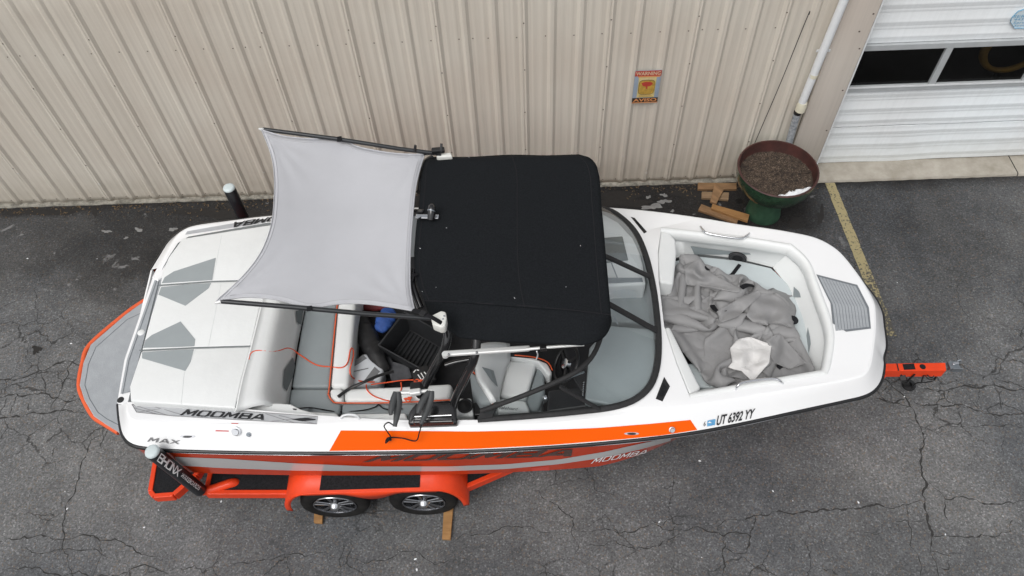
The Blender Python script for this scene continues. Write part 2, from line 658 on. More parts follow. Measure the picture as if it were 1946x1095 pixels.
M['screw'] = mat('screw_head', (0.10, 0.075, 0.06), 0.6, var=0.4, vscale=3)
M['pvc'] = mat('white_pvc', (0.72, 0.74, 0.75), 0.4, var=0.05)
M['pvccream'] = mat('cream_pvc', (0.66, 0.63, 0.50), 0.5, var=0.1)
M['galv'] = mat('galvanised', (0.50, 0.52, 0.54), 0.45, col2=(0.13, 0.15, 0.17), vscale=26)
M['black'] = mat('black_plastic', (0.012, 0.012, 0.013), 0.4)
M['blackm'] = mat('black_matt', (0.018, 0.018, 0.019), 0.75, var=0.2, vscale=20)
M['yellow'] = None

def worn_paint():
    m = bpy.data.materials.new('worn_yellow_paint')
    m.use_nodes = True
    t = m.node_tree
    N, L = t.nodes, t.links
    b = N['Principled BSDF']
    geo = N.new('ShaderNodeNewGeometry')
    n = N.new('ShaderNodeTexNoise')
    n.inputs['Scale'].default_value = 34
    n.inputs['Detail'].default_value = 4
    n.inputs['Roughness'].default_value = 0.7
    L.new(geo.outputs['Position'], n.inputs['Vector'])
    n2 = N.new('ShaderNodeTexNoise')
    n2.inputs['Scale'].default_value = 3
    L.new(geo.outputs['Position'], n2.inputs['Vector'])
    sp = N.new('ShaderNodeSeparateXYZ')
    L.new(geo.outputs['Position'], sp.inputs[0])
    fade = N.new('ShaderNodeMapRange')          # the paint is worn away towards the lot
    fade.inputs[1].default_value = 4.2
    fade.inputs[2].default_value = 5.6
    fade.inputs[3].default_value = -0.24
    fade.inputs[4].default_value = -0.01
    L.new(sp.outputs[1], fade.inputs[0])
    a = N.new('ShaderNodeMath'); a.operation = 'ADD'
    L.new(n.outputs['Fac'], a.inputs[0]); L.new(fade.outputs[0], a.inputs[1])
    a2 = N.new('ShaderNodeMath'); a2.operation = 'MULTIPLY_ADD'
    a2.inputs[1].default_value = 0.25
    L.new(n2.outputs['Fac'], a2.inputs[0]); L.new(a.outputs[0], a2.inputs[2])
    r = N.new('ShaderNodeValToRGB')
    r.color_ramp.elements[0].position = 0.47
    r.color_ramp.elements[1].position = 0.57
    r.color_ramp.elements[0].color = (0.07, 0.068, 0.062, 1)
    r.color_ramp.elements[1].color = (0.33, 0.28, 0.15, 1)
    L.new(a2.outputs[0], r.inputs['Fac'])
    L.new(r.outputs[0], b.inputs['Base Color'])
    b.inputs['Roughness'].default_value = 0.85
    return m
M['yellow'] = worn_paint()

# ================================================================== GROUND
V, F = fillpoly([[Vector((-120, -120, 0)), Vector((120, -120, 0)), Vector((120, 160, 0)), Vector((-120, 160, 0))]])
ground = tag(ob('ground', V, F, M['asphalt'], None, smooth=0), 'dark cracked asphalt yard', None, None, 'structure')

def crack(pts, w=0.016, seed=0, zoom=None):
    rnd = random.Random(seed)
    if zoom:
        pts = [(zoom[0] + zoom[2] * x, zoom[1] + zoom[2] * y) for x, y in pts]
    line = [P(x, y, 0.0018) for x, y in pts]
    for it in range(4):                         # fractal jitter makes the crack wander
        nl = [line[0]]
        for a, b in zip(line, line[1:]):
            l = (b - a).length
            if l < 0.05:
                nl.append(b)
                continue
            s = Vector((-(b - a).y, (b - a).x, 0)) * rnd.uniform(-0.16, 0.16)
            nl += [(a + b) / 2 + s, b]
        line = nl
    n = len(line)
    Vv, Ff = [], []
    for i, p in enumerate(line):
        d = (line[min(i + 1, n - 1)] - line[max(i - 1, 0)])
        d = Vector((-d.y, d.x, 0)).normalized()
        taper = min(1.0, 0.35 + 3.0 * min(i, n - 1 - i) / n)
        ww = w * 1.0 * taper * rnd.uniform(0.15, 1.5) / 2
        Vv += [p + d * ww, p - d * ww * rnd.uniform(0.5, 1.3)]
    for i in range(n - 1):
        Ff.append((2 * i, 2 * i + 1, 2 * i + 3, 2 * i + 2))
    return ob('crack', Vv, Ff, M['crack'], ground, smooth=0)

Z8 = (1300, 700, 0.3607)
CR = [([(1050, 55), (1100, 100), (1170, 160), (1190, 200), (1220, 250), (1250, 320), (1265, 370), (1245, 430), (1245, 490), (1255, 550), (1280, 610), (1255, 665), (1270, 705), (1280, 760), (1290, 830), (1305, 890), (1300, 960), (1330, 1030), (1345, 1100)], .022),
      ([(1270, 705), (1180, 720), (960, 725), (850, 745), (700, 755), (600, 762), (500, 750), (370, 775), (320, 800), (240, 797), (180, 830), (175, 855)], .015),
      ([(0, 857), (100, 847), (180, 865), (210, 885), (350, 885), (345, 930), (330, 970), (260, 975), (215, 945), (210, 890)], .013),
      ([(210, 890), (200, 980), (200, 1100)], .012), ([(370, 775), (350, 885)], .009),
      ([(1290, 600), (1330, 640), (1375, 690), (1500, 690), (1800, 690)], .014), ([(1375, 695), (1370, 750), (1390, 800)], .010),
      ([(1000, 160), (1100, 185), (1160, 165)], .016), ([(1190, 175), (1330, 190), (1440, 190), (1560, 225), (1690, 240), (1800, 220)], .014),
      ([(1370, 120), (1440, 100), (1600, 90), (1680, 100), (1720, 115), (1800, 115)], .020), ([(1240, 110), (1370, 120), (1375, 160), (1330, 190)], .012),
      ([(1440, 100), (1380, 165), (1440, 190)], .009), ([(1680, 100), (1690, 240)], .007), ([(1560, 225), (1490, 130)], .006),
      ([(1305, 885), (1400, 885), (1500, 890), (1640, 890), (1720, 860), (1730, 800)], .012), ([(1305, 965), (1390, 985), (1460, 975), (1475, 910)], .010),
      ([(1390, 985), (1395, 1060), (1350, 1050)], .010), ([(1170, 725), (1180, 800), (1200, 850), (1190, 930), (1240, 1010), (1245, 1100)], .009),
      ([(1270, 320), (1450, 310), (1610, 300), (1800, 310)], .009), ([(1020, 120), (1060, 170), (1130, 185), (1190, 200)], .014),
      ([(1085, 90), (1040, 130), (1010, 120)], .010), ([(1100, 800), (1190, 805), (1285, 800)], .006), ([(860, 860), (960, 865), (1050, 865)], .006)]
for i, (c, w) in enumerate(CR):
    crack(c, w, 20 + i, Z8)
CL = [([(-60, 728), (0, 722), (45, 718), (75, 705), (105, 692), (140, 690), (160, 694)], .017), ([(-60, 762), (0, 755), (30, 748), (60, 750), (100, 757), (125, 763), (165, 765)], .017),
      ([(-60, 800), (0, 795), (40, 793), (85, 786), (110, 780), (150, 783), (178, 790)], .018), ([(78, 705), (85, 725), (88, 755)], .009), ([(130, 692), (118, 735), (110, 755), (95, 780)], .010),
      ([(35, 750), (22, 775), (18, 792)], .008), ([(55, 752), (57, 786)], .007), ([(88, 730), (160, 720)], .007),
      ([(196, 815), (190, 845)], .010), ([(193, 828), (172, 838), (166, 860), (152, 895), (150, 910), (132, 950), (123, 980), (121, 1025), (120, 1045), (130, 1070), (142, 1100)], .012),
      ([(-40, 1034), (0, 1030), (60, 1022), (120, 1025), (190, 1028), (218, 1024), (260, 1050), (300, 1058)], .011), ([(40, 1040), (75, 1052), (120, 1045), (190, 1050), (205, 1060)], .008),
      ([(190, 1028), (193, 1050), (180, 1085), (175, 1100)], .008), ([(120, 975), (90, 990), (80, 1015)], .006), ([(0, 1085), (40, 1080), (90, 1090), (150, 1085), (210, 1092), (330, 1094)], .010),
      ([(670, 1000), (690, 975), (760, 972)], .008), ([(860, 1022), (910, 1015), (945, 1008), (1020, 1008), (1090, 1000)], .008),
      ([(1020, 930), (1060, 960), (1090, 985), (1085, 1010), (1100, 1040), (1090, 1060)], .009), ([(1085, 1010), (1150, 1005), (1200, 1012), (1300, 1009)], .010),
      ([(1230, 972), (1240, 990), (1260, 1000), (1310, 980)], .007), ([(1110, 1035), (1170, 1028), (1250, 1040), (1300, 1015)], .008), ([(640, 1060), (760, 1048), (900, 1070)], .007),
      ([(420, 1075), (520, 1062), (640, 1060)], .007), ([(1120, 900), (1130, 930), (1170, 940)], .006),
      ([(1545, 375), (1550, 410), (1558, 430)], .012), ([(1690, 490), (1780, 500), (1850, 530), (1946, 520)], .007), ([(1820, 530), (1830, 590), (1850, 640)], .006)]
for i, (c, w) in enumerate(CL):
    crack(c, w, 70 + i)

# pale dried splashes and darker damp patches with shapes of their own
M['splash'] = mat('dried_splash', (0.24, 0.24, 0.235), 0.85, col2=(0.15, 0.15, 0.148), vscale=14)
M['damp'] = mat('damp_patch', (0.020, 0.019, 0.018), 0.55, col2=(0.030, 0.028, 0.027), vscale=20, spec=0.2)
def blot(cx, cy, rx, ry, m, seed, z=0.003, name='dried_splash'):
    rnd = random.Random(seed)
    ph = [rnd.uniform(0, 6.28) for k in range(6)]
    V_ = []
    for k in range(48):
        a = 2 * math.pi * k / 48
        r = 1 + sum(0.30 / (j + 1) ** .8 * math.sin((j + 2) * a + ph[j]) for j in range(6))
        V_.append(P(cx + rx * r * math.cos(a), cy + ry * r * math.sin(a), z))
    ob(name, V_, [list(range(48))], M[m], ground, smooth=0)
for k, (cx, cy, rx, ry) in enumerate(((1240, 393, 18, 5), (1262, 383, 11, 4), (1278, 401, 4, 2), (1262, 371, 6, 3), (1232, 375, 4, 3), (203, 440, 7, 3), (264, 437, 8, 3), (328, 436, 6, 4), (240, 452, 4, 2))):
    blot(cx, cy, rx, ry, 'splash', 40 + k, 0.0030 + .0002 * k)
for k, (cx, cy, rx, ry) in enumerate(((95, 402, 46, 9), (30, 404, 22, 5), (180, 404, 4, 10), (1560, 410, 6, 16), (1512, 425, 18, 9), (420, 405, 60, 12), (1180, 380, 60, 12), (70, 662, 8, 5), (68, 668, 5, 5), (1330, 372, 40, 8))):
    blot(cx, cy, rx, ry, 'damp', 80 + k, 0.0020 + .0001 * k, 'damp_patch')
# worn yellow bay line running out from the building
rr = random.Random(3)
Va, Fa = [], []
for i in range(40):
    y = 6.80 - i * 0.06
    xc = 4.005 + 0.03 * (6.8 - y)
    Va += [Vector((xc - 0.058 - rr.uniform(0, .008), y, 0.0065)), Vector((xc + 0.058 + rr.uniform(0, .008), y, 0.0065))]
    if i:
        Fa.append((2 * i - 2, 2 * i - 1, 2 * i + 1, 2 * i))
tag(ob('bay_line', Va, Fa, M['yellow'], None, smooth=0), 'worn yellow painted parking line on the asphalt', None, None, 'structure')

# ================================================================== BUILDING
bld = thing('building', (-1.5, 7.0, 0), 'beige ribbed sheet-metal building wall behind the boat', 'building')
XS = -5.392                                     # a seam rib; panels are 0.9144 m wide with a rib every third of that
RIB = 0.3048
ZT = 4.3
def rib_profile(x):                             # (x, depth towards the camera)
    return [(x - 0.050, 0), (x - 0.018, 0.022), (x + 0.018, 0.022), (x + 0.050, 0)]
YP = 6.932
def panel_profile(x0):
    pr = []
    for k in range(3):
        x = x0 + k * RIB
        if k == 0:
            pr += [(x + 0.0, 0.024), (x + 0.019, 0.024), (x + 0.051, 0)]
        else:
            pr += rib_profile(x)
        for q in (0.102, 0.203):                # small stiffening ribs in the pan
            pr += [(x + q - 0.014, 0), (x + q - 0.008, 0.0018), (x + q + 0.008, 0.0018), (x + q + 0.014, 0)]
    x = x0 + 3 * RIB
    pr += [(x - 0.051, 0), (x - 0.019, 0.0225), (x + 0.012, 0.0225)]
    return pr
def wall_panel(x0, xend=None):
    rnd = random.Random(int(x0 * 100))
    pr = [p for p in panel_profile(x0) if xend is None or p[0] <= xend]
    zs = [0.012, 0.10, 0.22, 0.34, 0.5, 0.8, 1.3, 2.0, 2.8, ZT]
    rows = []
    for z in zs:
        row = []
        for (x, d) in pr:
            dd = d
            if d > 0.015 and 0.05 < z < 0.6 and rnd.random() < 0.10:
                dd -= rnd.uniform(0.006, 0.02)  # dented ribs near the ground
            row.append(Vector((x, YP - dd, z)))
        rows.append(row)
    Vv, Ff = grid(rows)
    return ob('wall_panel', Vv, Ff, M['siding'], bld, smooth=25, solid=0.002)
xw = XS - 0.9144 * 7
while xw < 2.75:
    wall_panel(xw)
    xw += 0.9144
wall_panel(xw, 3.40)                            # last, cut panel beside the door trim

def screws(name, pts, r=0.0085, mt='screw'):
    parts = []
    for (x, y, z) in pts:
        c = Vector((x, y, z))
        ring = [c + Vector((r * math.cos(a), 0, r * math.sin(a))) for a in [k * math.pi / 3 for k in range(6)]]
        parts.append((ring + [c + Vector((0, -0.006, 0))], [(k, (k + 1) % 6, 6) for k in range(6)]))
    Vv, Ff = join(*parts)
    o = ob(name, Vv, Ff, M[mt], bld, smooth=60)
    o['kind'] = 'stuff'
    return o
rs = random.Random(5)
pts = []
for i in range(-6, 11):
    for z in (0.681, 1.282, 1.884, 2.485, 3.087):
        if XS + i * .9144 < 3.3:
            pts.append((XS + i * .9144 + rs.uniform(-.006, .006), YP - 0.026, z + rs.uniform(-.006, .006)))
screws('seam_screws', pts)
pts = []
for i in range(-20, 29):
    x = XS + i * RIB
    if x < 3.0:
        pts.append((x - 0.072 + rs.uniform(-.006, .006), YP - 0.002, 2.30 + rs.uniform(-.006, .006)))
        if i % 8 == 0:
            pts.append((x + 0.07, YP - 0.002, 2.305))
        pts.append((x - 0.072 + rs.uniform(-.006, .006), YP - 0.002, 0.083 + rs.uniform(-.006, .006)))
        pts.append((x + 0.068 + rs.uniform(-.006, .006), YP - 0.002, 0.083 + rs.uniform(-.006, .006)))
screws('girt_screws', pts, 0.008)
# chalky chips where the ribs have been knocked
parts = []
for i in range(46):
    x = XS + rs.randint(-8, 26) * RIB + rs.uniform(-.02, .02)
    z = rs.uniform(0.12, 0.62)
    parts.append(box(x, x + rs.uniform(.008, .03), YP - 0.0275, YP - 0.025, z, z + rs.uniform(.006, .02)))
Vv, Ff = join(*parts)
M['chip'] = mat('chipped_paint', (0.62, 0.60, 0.56), 0.7)
ob('paint_chips', Vv, Ff, M['chip'], bld, smooth=0)['kind'] = 'stuff'

# rough concrete ledge the sheets stand on
rows = []
for y, z in ((6.872, -0.02), (6.880, 0.022), (6.90, 0.030), (7.0, 0.030)):
    row = []
    for k in range(150):
        x = -12.0 + k * (15.8 / 149)
        row.append(Vector((x, y + rs.uniform(-.010, .010) * (z > 0), z + rs.uniform(-.006, .004) * (z > 0))))
    rows.append(row)
Vv, Ff = grid(rows)
ob('foundation', Vv, Ff, M['found'], bld, smooth=60)

# grit, needles and leaf bits blown against the foot of the wall
M['grit'] = mat('leaf_litter', (0.17, 0.11, 0.055), 0.9, col2=(0.05, 0.04, 0.03), vscale=9)
parts = []
for i in range(700):
    x = rs.uniform(-7.2, 3.9); y = 6.87 - abs(rs.gauss(0, 0.10))
    if y < 6.5: continue
    c = Vector((x, y, 0.006))
    dd = Vector((rs.uniform(-1, 1), rs.uniform(-1, 1), rs.uniform(-.1, .2))).normalized()
    parts.append(bar(c - dd * rs.uniform(.004, .02), c + dd * rs.uniform(.004, .02), rs.uniform(.003, .014), .003))
Vv, Ff = join(*parts)
tag(ob('leaf_litter', Vv, Ff, M['grit'], None, smooth=0), 'brown leaf litter and grit along the foot of the wall', 'litter', None, 'stuff')

# flat corner trim between the siding and the door opening, with its return
Vv, Ff = box(3.40, 3.775, 6.885, 6.93, 0.012, ZT)
ob('corner_trim', Vv, Ff, M['trim'], bld, smooth=30, bevel=0.004)
Vv, Ff = box(3.765, 3.80, 6.93, 7.16, 0.05, ZT)
ob('door_jamb', Vv, Ff, M['trim'], bld, smooth=0)
Vv, Ff = box(3.779, 3.795, 6.884, 6.926, 0.05, ZT)
ob('jamb_edge', Vv, Ff, M['pvc'], bld, smooth=0)
pts = [(3.735, 6.884, z) for z in (0.34, 0.84, 1.45, 2.02, 2.45)] + [(3.66, 6.884, 2.24), (3.70, 6.884, 2.9)]
screws('trim_screws', pts, 0.011)

# ---- overhead door
door = thing('overhead_door', (5.8, 7.12, 0.05), 'white ribbed overhead garage door with a dark window strip', 'garage door')
X0, X1 = 3.80, 8.4
YD = 7.12
def door_section(z0, z1, ribs):
    pr = [(z0 + 0.003, 0.03), (z0 + 0.006, 0.0)]
    for zr in ribs:
        pr += [(zr - 0.030, 0.0), (zr - 0.014, -0.0035), (zr + 0.006, -0.0035), (zr + 0.014, 0.0)]
        for q in (0.06, 0.10):
            if zr - q > z0 + 0.03:
                pr += [(zr - q - .006, 0), (zr - q, 0.0015), (zr - q + .006, 0)]
    pr += [(z1 - 0.006, 0.0), (z1 - 0.003, 0.03)]
    pr = sorted(set(pr), key=lambda p: p[0])
    xs = [X0 + (X1 - X0) * k / 24 for k in range(25)]
    rnd = random.Random(int(z0 * 50))
    rows = []
    for (z, d) in pr:
        row = []
        for k, x in enumerate(xs):
            dent = 0.004 * math.sin(k * 0.9 + z0 * 5) * math.exp(-((x - 5.0) / 1.2) ** 2) if z < 0.8 else 0
            sag = -0.012 * math.exp(-((x - 4.9) / 0.35) ** 2) if z < 0.5 else 0
            row.append(Vector((x, YD + d + dent, z + sag + 0.010 * (x - X0) * (z < 0.4) * 0.6)))
        rows.append(row)
    Vv, Ff = grid(rows)
    return ob('door_section', Vv, Ff, M['door'], door, smooth=40, solid=0.003)
door_section(0.045, 0.66, (0.165, 0.37, 0.575))
door_section(0.665, 1.24, (0.770, 0.957, 1.175))
door_section(1.90, 2.50, (1.985, 2.175, 2.39))
door_section(2.505, 3.10, (2.60, 2.80, 3.0))
ob('bottom_seal', *box(X0, X1, 7.10, 7.14, 0.012, 0.044), M['black'], door, smooth=0)
# window strip: frame rails, mullions, panes
wf = ob('window_frame', *join(box(X0, X1, 7.085, 7.13, 1.245, 1.318), box(X0, X1, 7.085, 7.13, 1.825, 1.897)), M['doorframe'], door, smooth=0, bevel=0.004)
ob('window_ledge', *box(X0, X1, 7.077, 7.0845, 1.300, 1.322), M['pvc'], wf, smooth=0)
xm = [3.80, 4.87, 5.95, 7.03, 8.10]
for k, x in enumerate(xm[1:]):
    ob('mullion', *box(x - 0.038, x + 0.038, 7.086, 7.128, 1.319, 1.824), M['doorframe'], wf, smooth=0, bevel=0.004)
for a, b_ in zip(xm, xm[1:]):
    ob('window_pane', *box(a + (0.0 if a == 3.80 else 0.039), b_ - 0.039, 7.118, 7.124, 1.319, 1.824), M['doorglass'], wf, smooth=0)
# faded round tyre and stacked shapes just inside the glass show as brown and grey ghosts
M['ghost'] = mat('yellow_guard', (0.45, 0.27, 0.05), 0.6, var=0.3)
M['dark'] = mat('dark_interior', (0.012, 0.011, 0.010), 0.9, spec=0.1)
inside = box(X0 + 0.01, X1, 7.2, 9.5, 0.06, ZT)
ob('interior', inside[0], [(3, 2, 1, 0), (4, 5, 6, 7), (1, 2, 6, 5), (2, 3, 7, 6), (3, 0, 4, 7)], M['dark'], bld, smooth=0)
cg = PY(1926, 92, 7.42)
ring = [cg + Vector((0.33 * math.cos(a), 0.02 * math.sin(a), 0.30 * math.sin(a))) for a in [k * math.pi / 20 for k in range(41)]]
gr = thing('yellow_hoop', (cg.x, cg.y, 0.06), 'yellow-brown hoop dimly seen behind the garage door window', 'hoop')
ob('hoop_ring', *tube(ring, 0.055, 10, cap=False, flat=.6), M['ghost'], gr, smooth=60)
ob('hoop_stand', *bar((cg.x, cg.y, 0.066), (cg.x, cg.y, cg.z - 0.30), 0.06, 0.06, (1, 0, 0)), M['dark'], gr, smooth=0)
# blue lettering sticker on the upper section
M['stickblue'] = mat('sticker_blue', (0.10, 0.35, 0.55), 0.5)
stk = [PY(1466 + x * .2467, y * .2467, 7.102) for x, y in ((1855, 130), (1900, 85), (1946, 70), (2050, 70), (2090, 130), (2060, 215), (1870, 215), (1840, 165))]
M['stickw'] = mat('sticker_pale', (0.62, 0.70, 0.74), 0.5)
stick = ob('door_sticker', stk, [list(range(len(stk)))], M['stickw'], door, smooth=0, solid=0.002)
ob('sticker_border', *tube([p + Vector((0, -0.004, 0)) for p in stk + [stk[0]]], 0.006, 4, flat=0.3), M['stickblue'], stick, smooth=0)
def onq(tl, w, h, Y, fn=None):
    return lambda u, v: Vector((tl[0] + u * w, Y, tl[1] - (1 - v) * h))
for k, (tx, ww, hh) in enumerate((('SERVICE', .30, .035), ('443-0044', .26, .03), ('Service', .20, .032), ('Systems', .22, .032))):
    c = PY(1466 + (1872 + (k % 2) * 4) * .2467, (118 + k * 24) * .2467, 7.098)
    text('sticker_lettering', tx, onq((c.x, c.z), ww, hh, 7.098), M['stickblue'], stick)

# ---- concrete apron under the door
rows = []
for y, z in ((6.805, -0.02), (6.815, 0.030), (6.83, 0.040), (7.2, 0.046)):
    rows.append([Vector((3.80 + k * 0.1, y + (rs.uniform(-.006, .006) if y < 6.83 else 0), z)) for k in range(27)])
Vv, Ff = grid(rows)
ap = tag(ob('concrete_apron', Vv, Ff, M['concrete'], None, smooth=50), 'tan concrete threshold below the white garage door', None, None, 'structure')
rows = [[Vector((6.412 + k * 0.1, p[0].y, p[0].z)) for k in range(22)] for p in rows]
Vv, Ff = grid(rows)
tag(ob('concrete_apron', Vv, Ff, M['concrete'], None, smooth=50), 'next slab of concrete threshold past the joint', None, None, 'structure')

# ---- downspout
dsp = thing('downspout', (3.29, 6.84, 0.0), 'white plastic downspout ending over a galvanised stub by the garage door', 'downspout')
pa, pb = PY(1606, -4, 6.83), PY(1521, 204, 6.82)
ext = pa + (pa - pb) * 0.9
ob('pipe', *tube([ext, pa, PY(1562, 103, 6.826), pb], 0.045, 16), M['pvc'], dsp, smooth=50)
ob('joint_ring', *tube([PY(1547.5, 140, 6.823), PY(1545, 146, 6.823)], 0.047, 16), M['pvccream'], dsp, smooth=50)
ob('collar', *tube([PY(1526, 194, 6.82), PY(1524, 200, 6.82), PY(1520, 210, 6.82)], [0.050, 0.060, 0.058], 16), M['pvccream'], dsp, smooth=50)
ob('lower_stub', *tube([PY(1515, 216, 6.84), PY(1497, 280, 6.83), (3.27, 6.83, 0.05)], 0.042, 16), M['galv'], dsp, smooth=50)
ob('open_mouth', *tube([PY(1516, 212, 6.845), PY(1515, 217, 6.84)], 0.0435, 16), M['black'], dsp, smooth=50)
for z in (2.0, 3.1):
    ob('strap', *box(3.27, 3.42, 6.875, 6.884, z, z + 0.03), M['pvc'], dsp, smooth=0)

# ---- thin wire leaning on the wall
a, b_ = PY(1534, 33, 6.884), PY(1437, 266, 6.87)
low = b_ + (b_ - a) * (b_.z - 0.004) / (a.z - b_.z)
low.y = 6.86
tag(ob('wire', *tube(smoothline([a + Vector((.01, 0, .03)), a, (a + b_) / 2 + Vector((.006, -.004, 0)), b_, low]), 0.0045, 6), M['black'], None),
    'thin black wire leaning against the beige ribbed wall', 'wire')

# ---- warning sign
SG = [PY(x, y, 6.886) for x, y in ((1207, 134), (1257, 134), (1249, 195), (1201, 195))]
x0, x1, z0, z1 = 1.329, 1.622, 1.376, 1.832
M['sgblue'] = mat('sign_grey_blue', (0.30, 0.36, 0.44), 0.5, var=0.1, vscale=12)
M['sgred'] = mat('sign_red', (0.46, 0.055, 0.04), 0.5, var=0.15, vscale=20)
M['sgcream'] = mat('sign_cream', (0.66, 0.50, 0.34), 0.5)
M['sgyel'] = mat('sign_ochre', (0.48, 0.30, 0.06), 0.5, var=0.3, vscale=25)
M['sgpale'] = mat('sign_pale_yellow', (0.62, 0.52, 0.24), 0.5, var=0.15, vscale=25)
M['sgblk'] = mat('sign_black', (0.04, 0.028, 0.02), 0.5)
M['sgor'] = mat('sign_orange', (0.70, 0.30, 0.12), 0.5)
sg = thing('warning_sign', ((x0 + x1) / 2, 6.888, z0), 'red and blue-grey warning sign with two languages on the beige wall', 'sign')
Y0 = 6.886
ob('board', *box(x0, x1, Y0, Y0 + 0.006, z0, z1), M['sgblue'], sg, smooth=0)
def slab(name, a, b2, c, d, k, mt, par=None):
    w, h = x1 - x0, z1 - z0
    return ob(name, *box(x0 + a * w, x0 + b2 * w, Y0 - 0.0012 * k - 0.001, Y0 - 0.0012 * k, z0 + c * h, z0 + d * h), M[mt], par or sg, smooth=0)
def slabtext(s, a, b2, c, d, k, mt, **kw):
    w, h = x1 - x0, z1 - z0
    return text('sign_lettering', s, lambda u, v: Vector((x0 + (a + (b2 - a) * u) * w, Y0 - 0.0012 * k, z0 + (c + (d - c) * v) * h)), M[mt], sg, **kw)
slab('red_band', .0, 1, .84, 1, 1, 'sgred')
slab('pink_rule', .12, .97, .805, .838, 1, 'sgor')
slab('black_band', .0, 1, .025, .165, 1, 'sgblk')
slab('orange_rule', .0, 1, .0, .024, 1, 'sgor')
slabtext('WARNING', .03, .97, .865, .975, 3, 'sgcream', bold=0.02)
slabtext('AVISO', .04, .96, .045, .148, 3, 'sgor', bold=0.025)
slab('pale_panel', .16, .84, .18, .80, 1, 'sgpale')
cx, cz, w, h = (x0 + x1) / 2, z0 + .50 * (z1 - z0), .31 * (x1 - x0), .22 * (z1 - z0)
badge = [Vector((cx + w * math.copysign(abs(math.cos(a)) ** .45, math.cos(a)), Y0 - 0.004, cz + h * math.copysign(abs(math.sin(a)) ** .45, math.sin(a)))) for a in [k * math.pi / 16 for k in range(32)]]
bd = ob('badge', *([*badge], [list(range(32))]), M['sgyel'], sg, smooth=0, solid=0.002)
ob('badge_rim', *tube(badge + [badge[0]], 0.004, 4, flat=0.5), M['sgblk'], bd, smooth=0)
red = [(-.72, .62), (-.2, .78), (.5, .72), (.75, .45), (.4, .15), (.1, .12), (.12, -.2), (-.05, -.28), (-.12, .1), (-.5, .2)]
ob('badge_emblem', [Vector((cx + w * a, Y0 - 0.0056, cz + h * b2)) for a, b2 in red], [list(range(len(red)))], M['sgred'], bd, smooth=0)
for k in range(3):
    slab('text_rule', .24, .80 - .05 * k, .195 + k * .028, .207 + k * .028, 2, 'sgyel')
slab('text_rule', .30, .74, .745, .76, 2, 'sgcream')

# ================================================================== PLANTER, BOARDS
PC = Vector((3.04, 6.33, 0))
M['glaze'] = mat('green_glaze', (0.035, 0.085, 0.045), 0.22, coat=0.6, col2=(0.012, 0.035, 0.02), vscale=9, bump=0.3, bscale=25)
M['glazed2'] = mat('green_stone', (0.045, 0.115, 0.065), 0.6, col2=(0.02, 0.06, 0.035), vscale=8, bump=0.3, bscale=30)
M['rusty'] = mat('rusty_inside', (0.085, 0.030, 0.025), 0.55, col2=(0.035, 0.016, 0.014), vscale=7, bump=0.3, bscale=30)
pl = thing('planter', PC, 'green glazed pedestal bowl planter beside the garage door', 'planter')
PC3 = (PC.x, PC.y, 0)
ob('bowl', *lathe([(0.13, 0.36), (0.22, 0.38), (0.34, 0.46), (0.42, 0.56), (0.462, 0.68), (0.470, 0.79)], PC3, n=56), M['glaze'], pl, smooth=60)
ob('bowl_lining', *lathe([(0.470, 0.792), (0.462, 0.802), (0.448, 0.800), (0.437, 0.72), (0.405, 0.60), (0.35, 0.52), (0.1, 0.50)], PC3, n=56), M['rusty'], pl, smooth=60)
ob('pedestal', *lathe([(0.0, 0.004), (0.21, 0.004), (0.215, 0.02), (0.20, 0.12), (0.185, 0.25), (0.16, 0.36), (0.14, 0.40)], PC3, n=40), M['glazed2'], pl, smooth=60)
M['soil'] = mat('soil', (0.085, 0.058, 0.040), 0.95, col2=(0.012, 0.009, 0.008), vscale=20, bump=1.0, bscale=60)
M['mulch'] = mat('mulch_chip', (0.26, 0.20, 0.15), 0.9, col2=(0.03, 0.02, 0.014), vscale=18)
M['snow'] = mat('snow', (0.82, 0.84, 0.87), 0.7, bump=0.5, bscale=60)
rows = []
rs = random.Random(11)
def soilz(x, y):
    return 0.685 + 0.035 * math.sin(5 * x + 1) * math.cos(4 * y) + 0.05 * (-(y) / 0.4) * 0.2 - 0.04 * max(0, x * .5 + y) 
for i in range(15):
    r = 0.432 * i / 14
    rows.append([Vector((PC.x + r * math.cos(a), PC.y + r * math.sin(a), soilz(r * math.cos(a), r * math.sin(a)) + rs.uniform(-.008, .008) * (i > 0))) for a in [2 * math.pi * k / 40 for k in range(41)]])
Vv, Ff = grid(rows)
soil = tag(ob('soil', Vv, Ff, M['soil'], None, smooth=60), 'dry soil and mulch filling the green planter bowl', 'soil', None, 'stuff')
parts = []
for k in range(1600):
    r = 0.415 * math.sqrt(rs.random()); a = rs.random() * 6.283
    x, y = r * math.cos(a), r * math.sin(a)
    c = Vector((PC.x + x, PC.y + y, soilz(x, y) + rs.uniform(0.004, 0.014)))
    d = Vector((rs.uniform(-1, 1), rs.uniform(-1, 1), rs.uniform(-.35, .35))).normalized()
    parts.append(bar(c - d * rs.uniform(.002, .009), c + d * rs.uniform(.002, .009), rs.uniform(.002, .006), .003))
Vv, Ff = join(*parts)
ob('mulch_chips', Vv, Ff, M['mulch'], soil, smooth=0)['kind'] = 'stuff'
